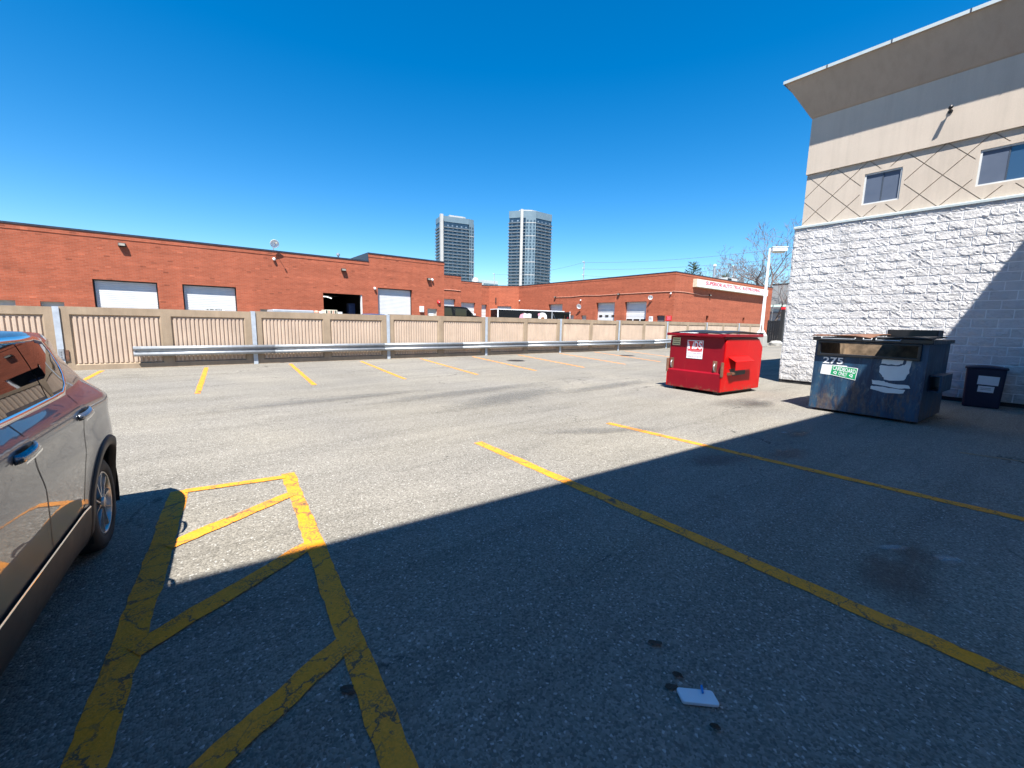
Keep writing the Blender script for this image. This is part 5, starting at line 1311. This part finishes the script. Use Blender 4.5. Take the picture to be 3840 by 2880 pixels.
# ------------------------------------------------------------------ trees, poles, wires
def bare_tree(x, y, H, seed, label, lean=(0, 0), depth=6):
    z = gz(x, y); T = thing('bare_tree', (x, y, z), label, 'tree', group='bare trees at the street')
    r = random.Random(seed); tr, cr = MB(), MB()
    def grow(p, d, L, rad, lev):
        n = 4; pts = [p]; rad = max(rad, .022); rs = [rad]
        for i in range(n):
            d = (d+Vector((r.uniform(-.13, .13), r.uniform(-.13, .13), r.uniform(-.05, .10)))).normalized(); p = p+d*(L/n); pts.append(p); rs.append(rad*(1-.42*(i+1)/n))
        (tr if lev == 0 else cr).tube(pts, rs, 6 if lev < 2 else 4 if lev < 4 else 3, cap=False)
        if lev >= depth: return
        k = 3 if lev < 3 else 2
        for j in range(k):
            a = r.uniform(0, 2*math.pi); s = r.uniform(.45, .8); side = Vector((math.cos(a), math.sin(a), 0)); side = (side-d*side.dot(d)).normalized()
            q = pts[-1] if j < 2 else pts[r.randint(2, n-1)]
            grow(q, (d*math.cos(s)+side*math.sin(s)+Vector((0, 0, .12))).normalized(), L*r.uniform(.62, .82), rs[-1]*r.uniform(.72, .95), lev+1)
    grow(Vector((0, 0, 0)), Vector((lean[0], lean[1], 1)).normalized(), H*.27, H*.022, 0)
    tr.build('trunk', 'bark', T, smooth=True); cr.build('crown', 'twig', T, smooth=True)
bare_tree(77.5, 29.0, 21, 3, 'tall bare tree right behind the lamp post head', (0, .02), 7)
bare_tree(79, 31.6, 16.5, 8, 'bare tree behind the right end of the shop sign', (0, 0), 7)
bare_tree(83, 36.2, 17, 12, 'bare tree behind the rooftop air-conditioning unit', (0, 0), 7)
bare_tree(88, 41.5, 16, 17, 'bare tree left of the utility pole behind the right brick wing', (0, 0), 7)
bare_tree(81, 34.0, 15, 31, 'bare tree just left of the lamp post behind the shop sign', (0, 0), 7)
bare_tree(92, 45.5, 17, 44, 'leftmost bare tree beyond the metal flue pipe', (0, 0), 7)
bare_tree(70.2, 25.9, 11, 21, 'low leaning bare tree at the end corner of the right brick wing', (.05, -.12), 6)
def pine(x, y, H, label, seed):
    z = gz(x, y); T = thing('pine_tree', (x, y, z), label, 'tree', group='pines behind the right brick wing'); r = random.Random(seed)
    MB().tube([(0, 0, 0), (0, 0, H*.5), (0, 0, H)], [H*.02, H*.012, .02], 7).build('trunk', 'bark', T)
    b = MB(); zz = H*.25
    while zz < H:
        f = 1-(zz-H*.25)/(H*.78); L = .9+H*.26*f
        for k in range(7):
            a = r.uniform(0, 2*math.pi); d = Vector((math.cos(a), math.sin(a), r.uniform(.25, .7))).normalized()
            n = int(10*f)+5
            for i in range(n):
                t = (i+1)/n; p = Vector((0, 0, zz))+d*L*t
                for q in range(5):
                    v = Vector((r.gauss(0, 1), r.gauss(0, 1), r.gauss(0, .7))).normalized()*r.uniform(.16, .34); w_ = v.cross(d).normalized()*.06
                    b.add([p-w_, p+w_, p+v+w_*.3], [(0, 1, 2)])
        zz += H*.035
    b.build('crown', 'pine', T)
pine(78.5, 44.1, 13.0, 'green pine top rising over the roof of the right brick wing', 2)
pine(84, 40.5, 10.9, 'tiny dark pine tip beside the metal flue pipe', 5)
def poles():
    for x, y, H, lab in ((116, 163, 24.6, 'distant utility pole between the two towers'), (110.2, 101.7, 23.3, 'utility pole right of the towers above the brick roof'), (99.8, 46.2, 15.6, 'utility pole among the bare trees')):
        T = thing('utility_pole', (x, y, 0), lab, 'utility pole', group='utility poles')
        MB().tube([(0, 0, 0), (0, 0, H)], [.22, .13], 8).build('pole', 'pole', T)
        for k in range(3): MB().box(-.7-.3*(k == 0), .15, -.08, .08, H-.4-2.2*k, H-.25-2.2*k).build('crossarm', 'pole', T); MB().lathe([(.001, .3), (.08, .28), (.08, 0)], 8, (-.6, 0, H-.25-2.2*k)).build('insulator', 'white', T)
    def cable(a, c, sag, r, lab):
        a, c = Vector(a), Vector(c); pts = [a.lerp(c, t/16)-Vector((0, 0, sag*4*(t/16)*(1-t/16))) for t in range(17)]
        b = MB().tube([p-a for p in pts], r, 4); me = b.mesh('power_cable', 'wire'); put('power_cable', me, None, tuple(a), label=lab, cat='cable', group='overhead power cables')
    cable((110, 101.7, 22.9), (112, -10, 23.6), 3.2, .035, 'topmost of the overhead power cables')
    cable((110, 101.7, 20.7), (112, -10, 20.9), 3.0, .035, 'second overhead power cable from the top')
    cable((110, 101.7, 18.6), (99.8, 46.2, 15.4), 1.4, .03, 'third overhead power cable, running to the pole among the bare trees'); cable((99.8, 46.2, 15.4), (103, -10, 20.0), 1.6, .03, 'overhead power cable leaving the pole among the bare trees')
    cable((116, 163, 24.2), (110, 101.7, 22.9), 1.5, .035, 'overhead power cable between the two distant poles')
poles()
def far_buildings():
    T = thing('glass_building', (177.6, 267, 0), 'low pale glass building between the towers above the brick roof', 'building'); MB().box(0, 13, -4, 8, 0, 33.2).build('body', 'flash', T)
    for k in range(6): MB().box(-.1, 13.1, -4.15, -4.02, 10+4*k, 11+4*k).build('floor_band', 'tpanel', T)
    T = thing('white_dome', (163.2, 252, 0), 'white rounded rooftop shape right of the left tower', 'building'); MB().lathe([(.01, 33), (1.6, 32.6), (2.4, 31), (2.6, 28), (2.6, 0)], 20).build('dome', 'twhite', T, smooth=True)
    MB().box(-4, 6, 0, 8, 0, 27).build('block', 'twhite', T)
far_buildings()
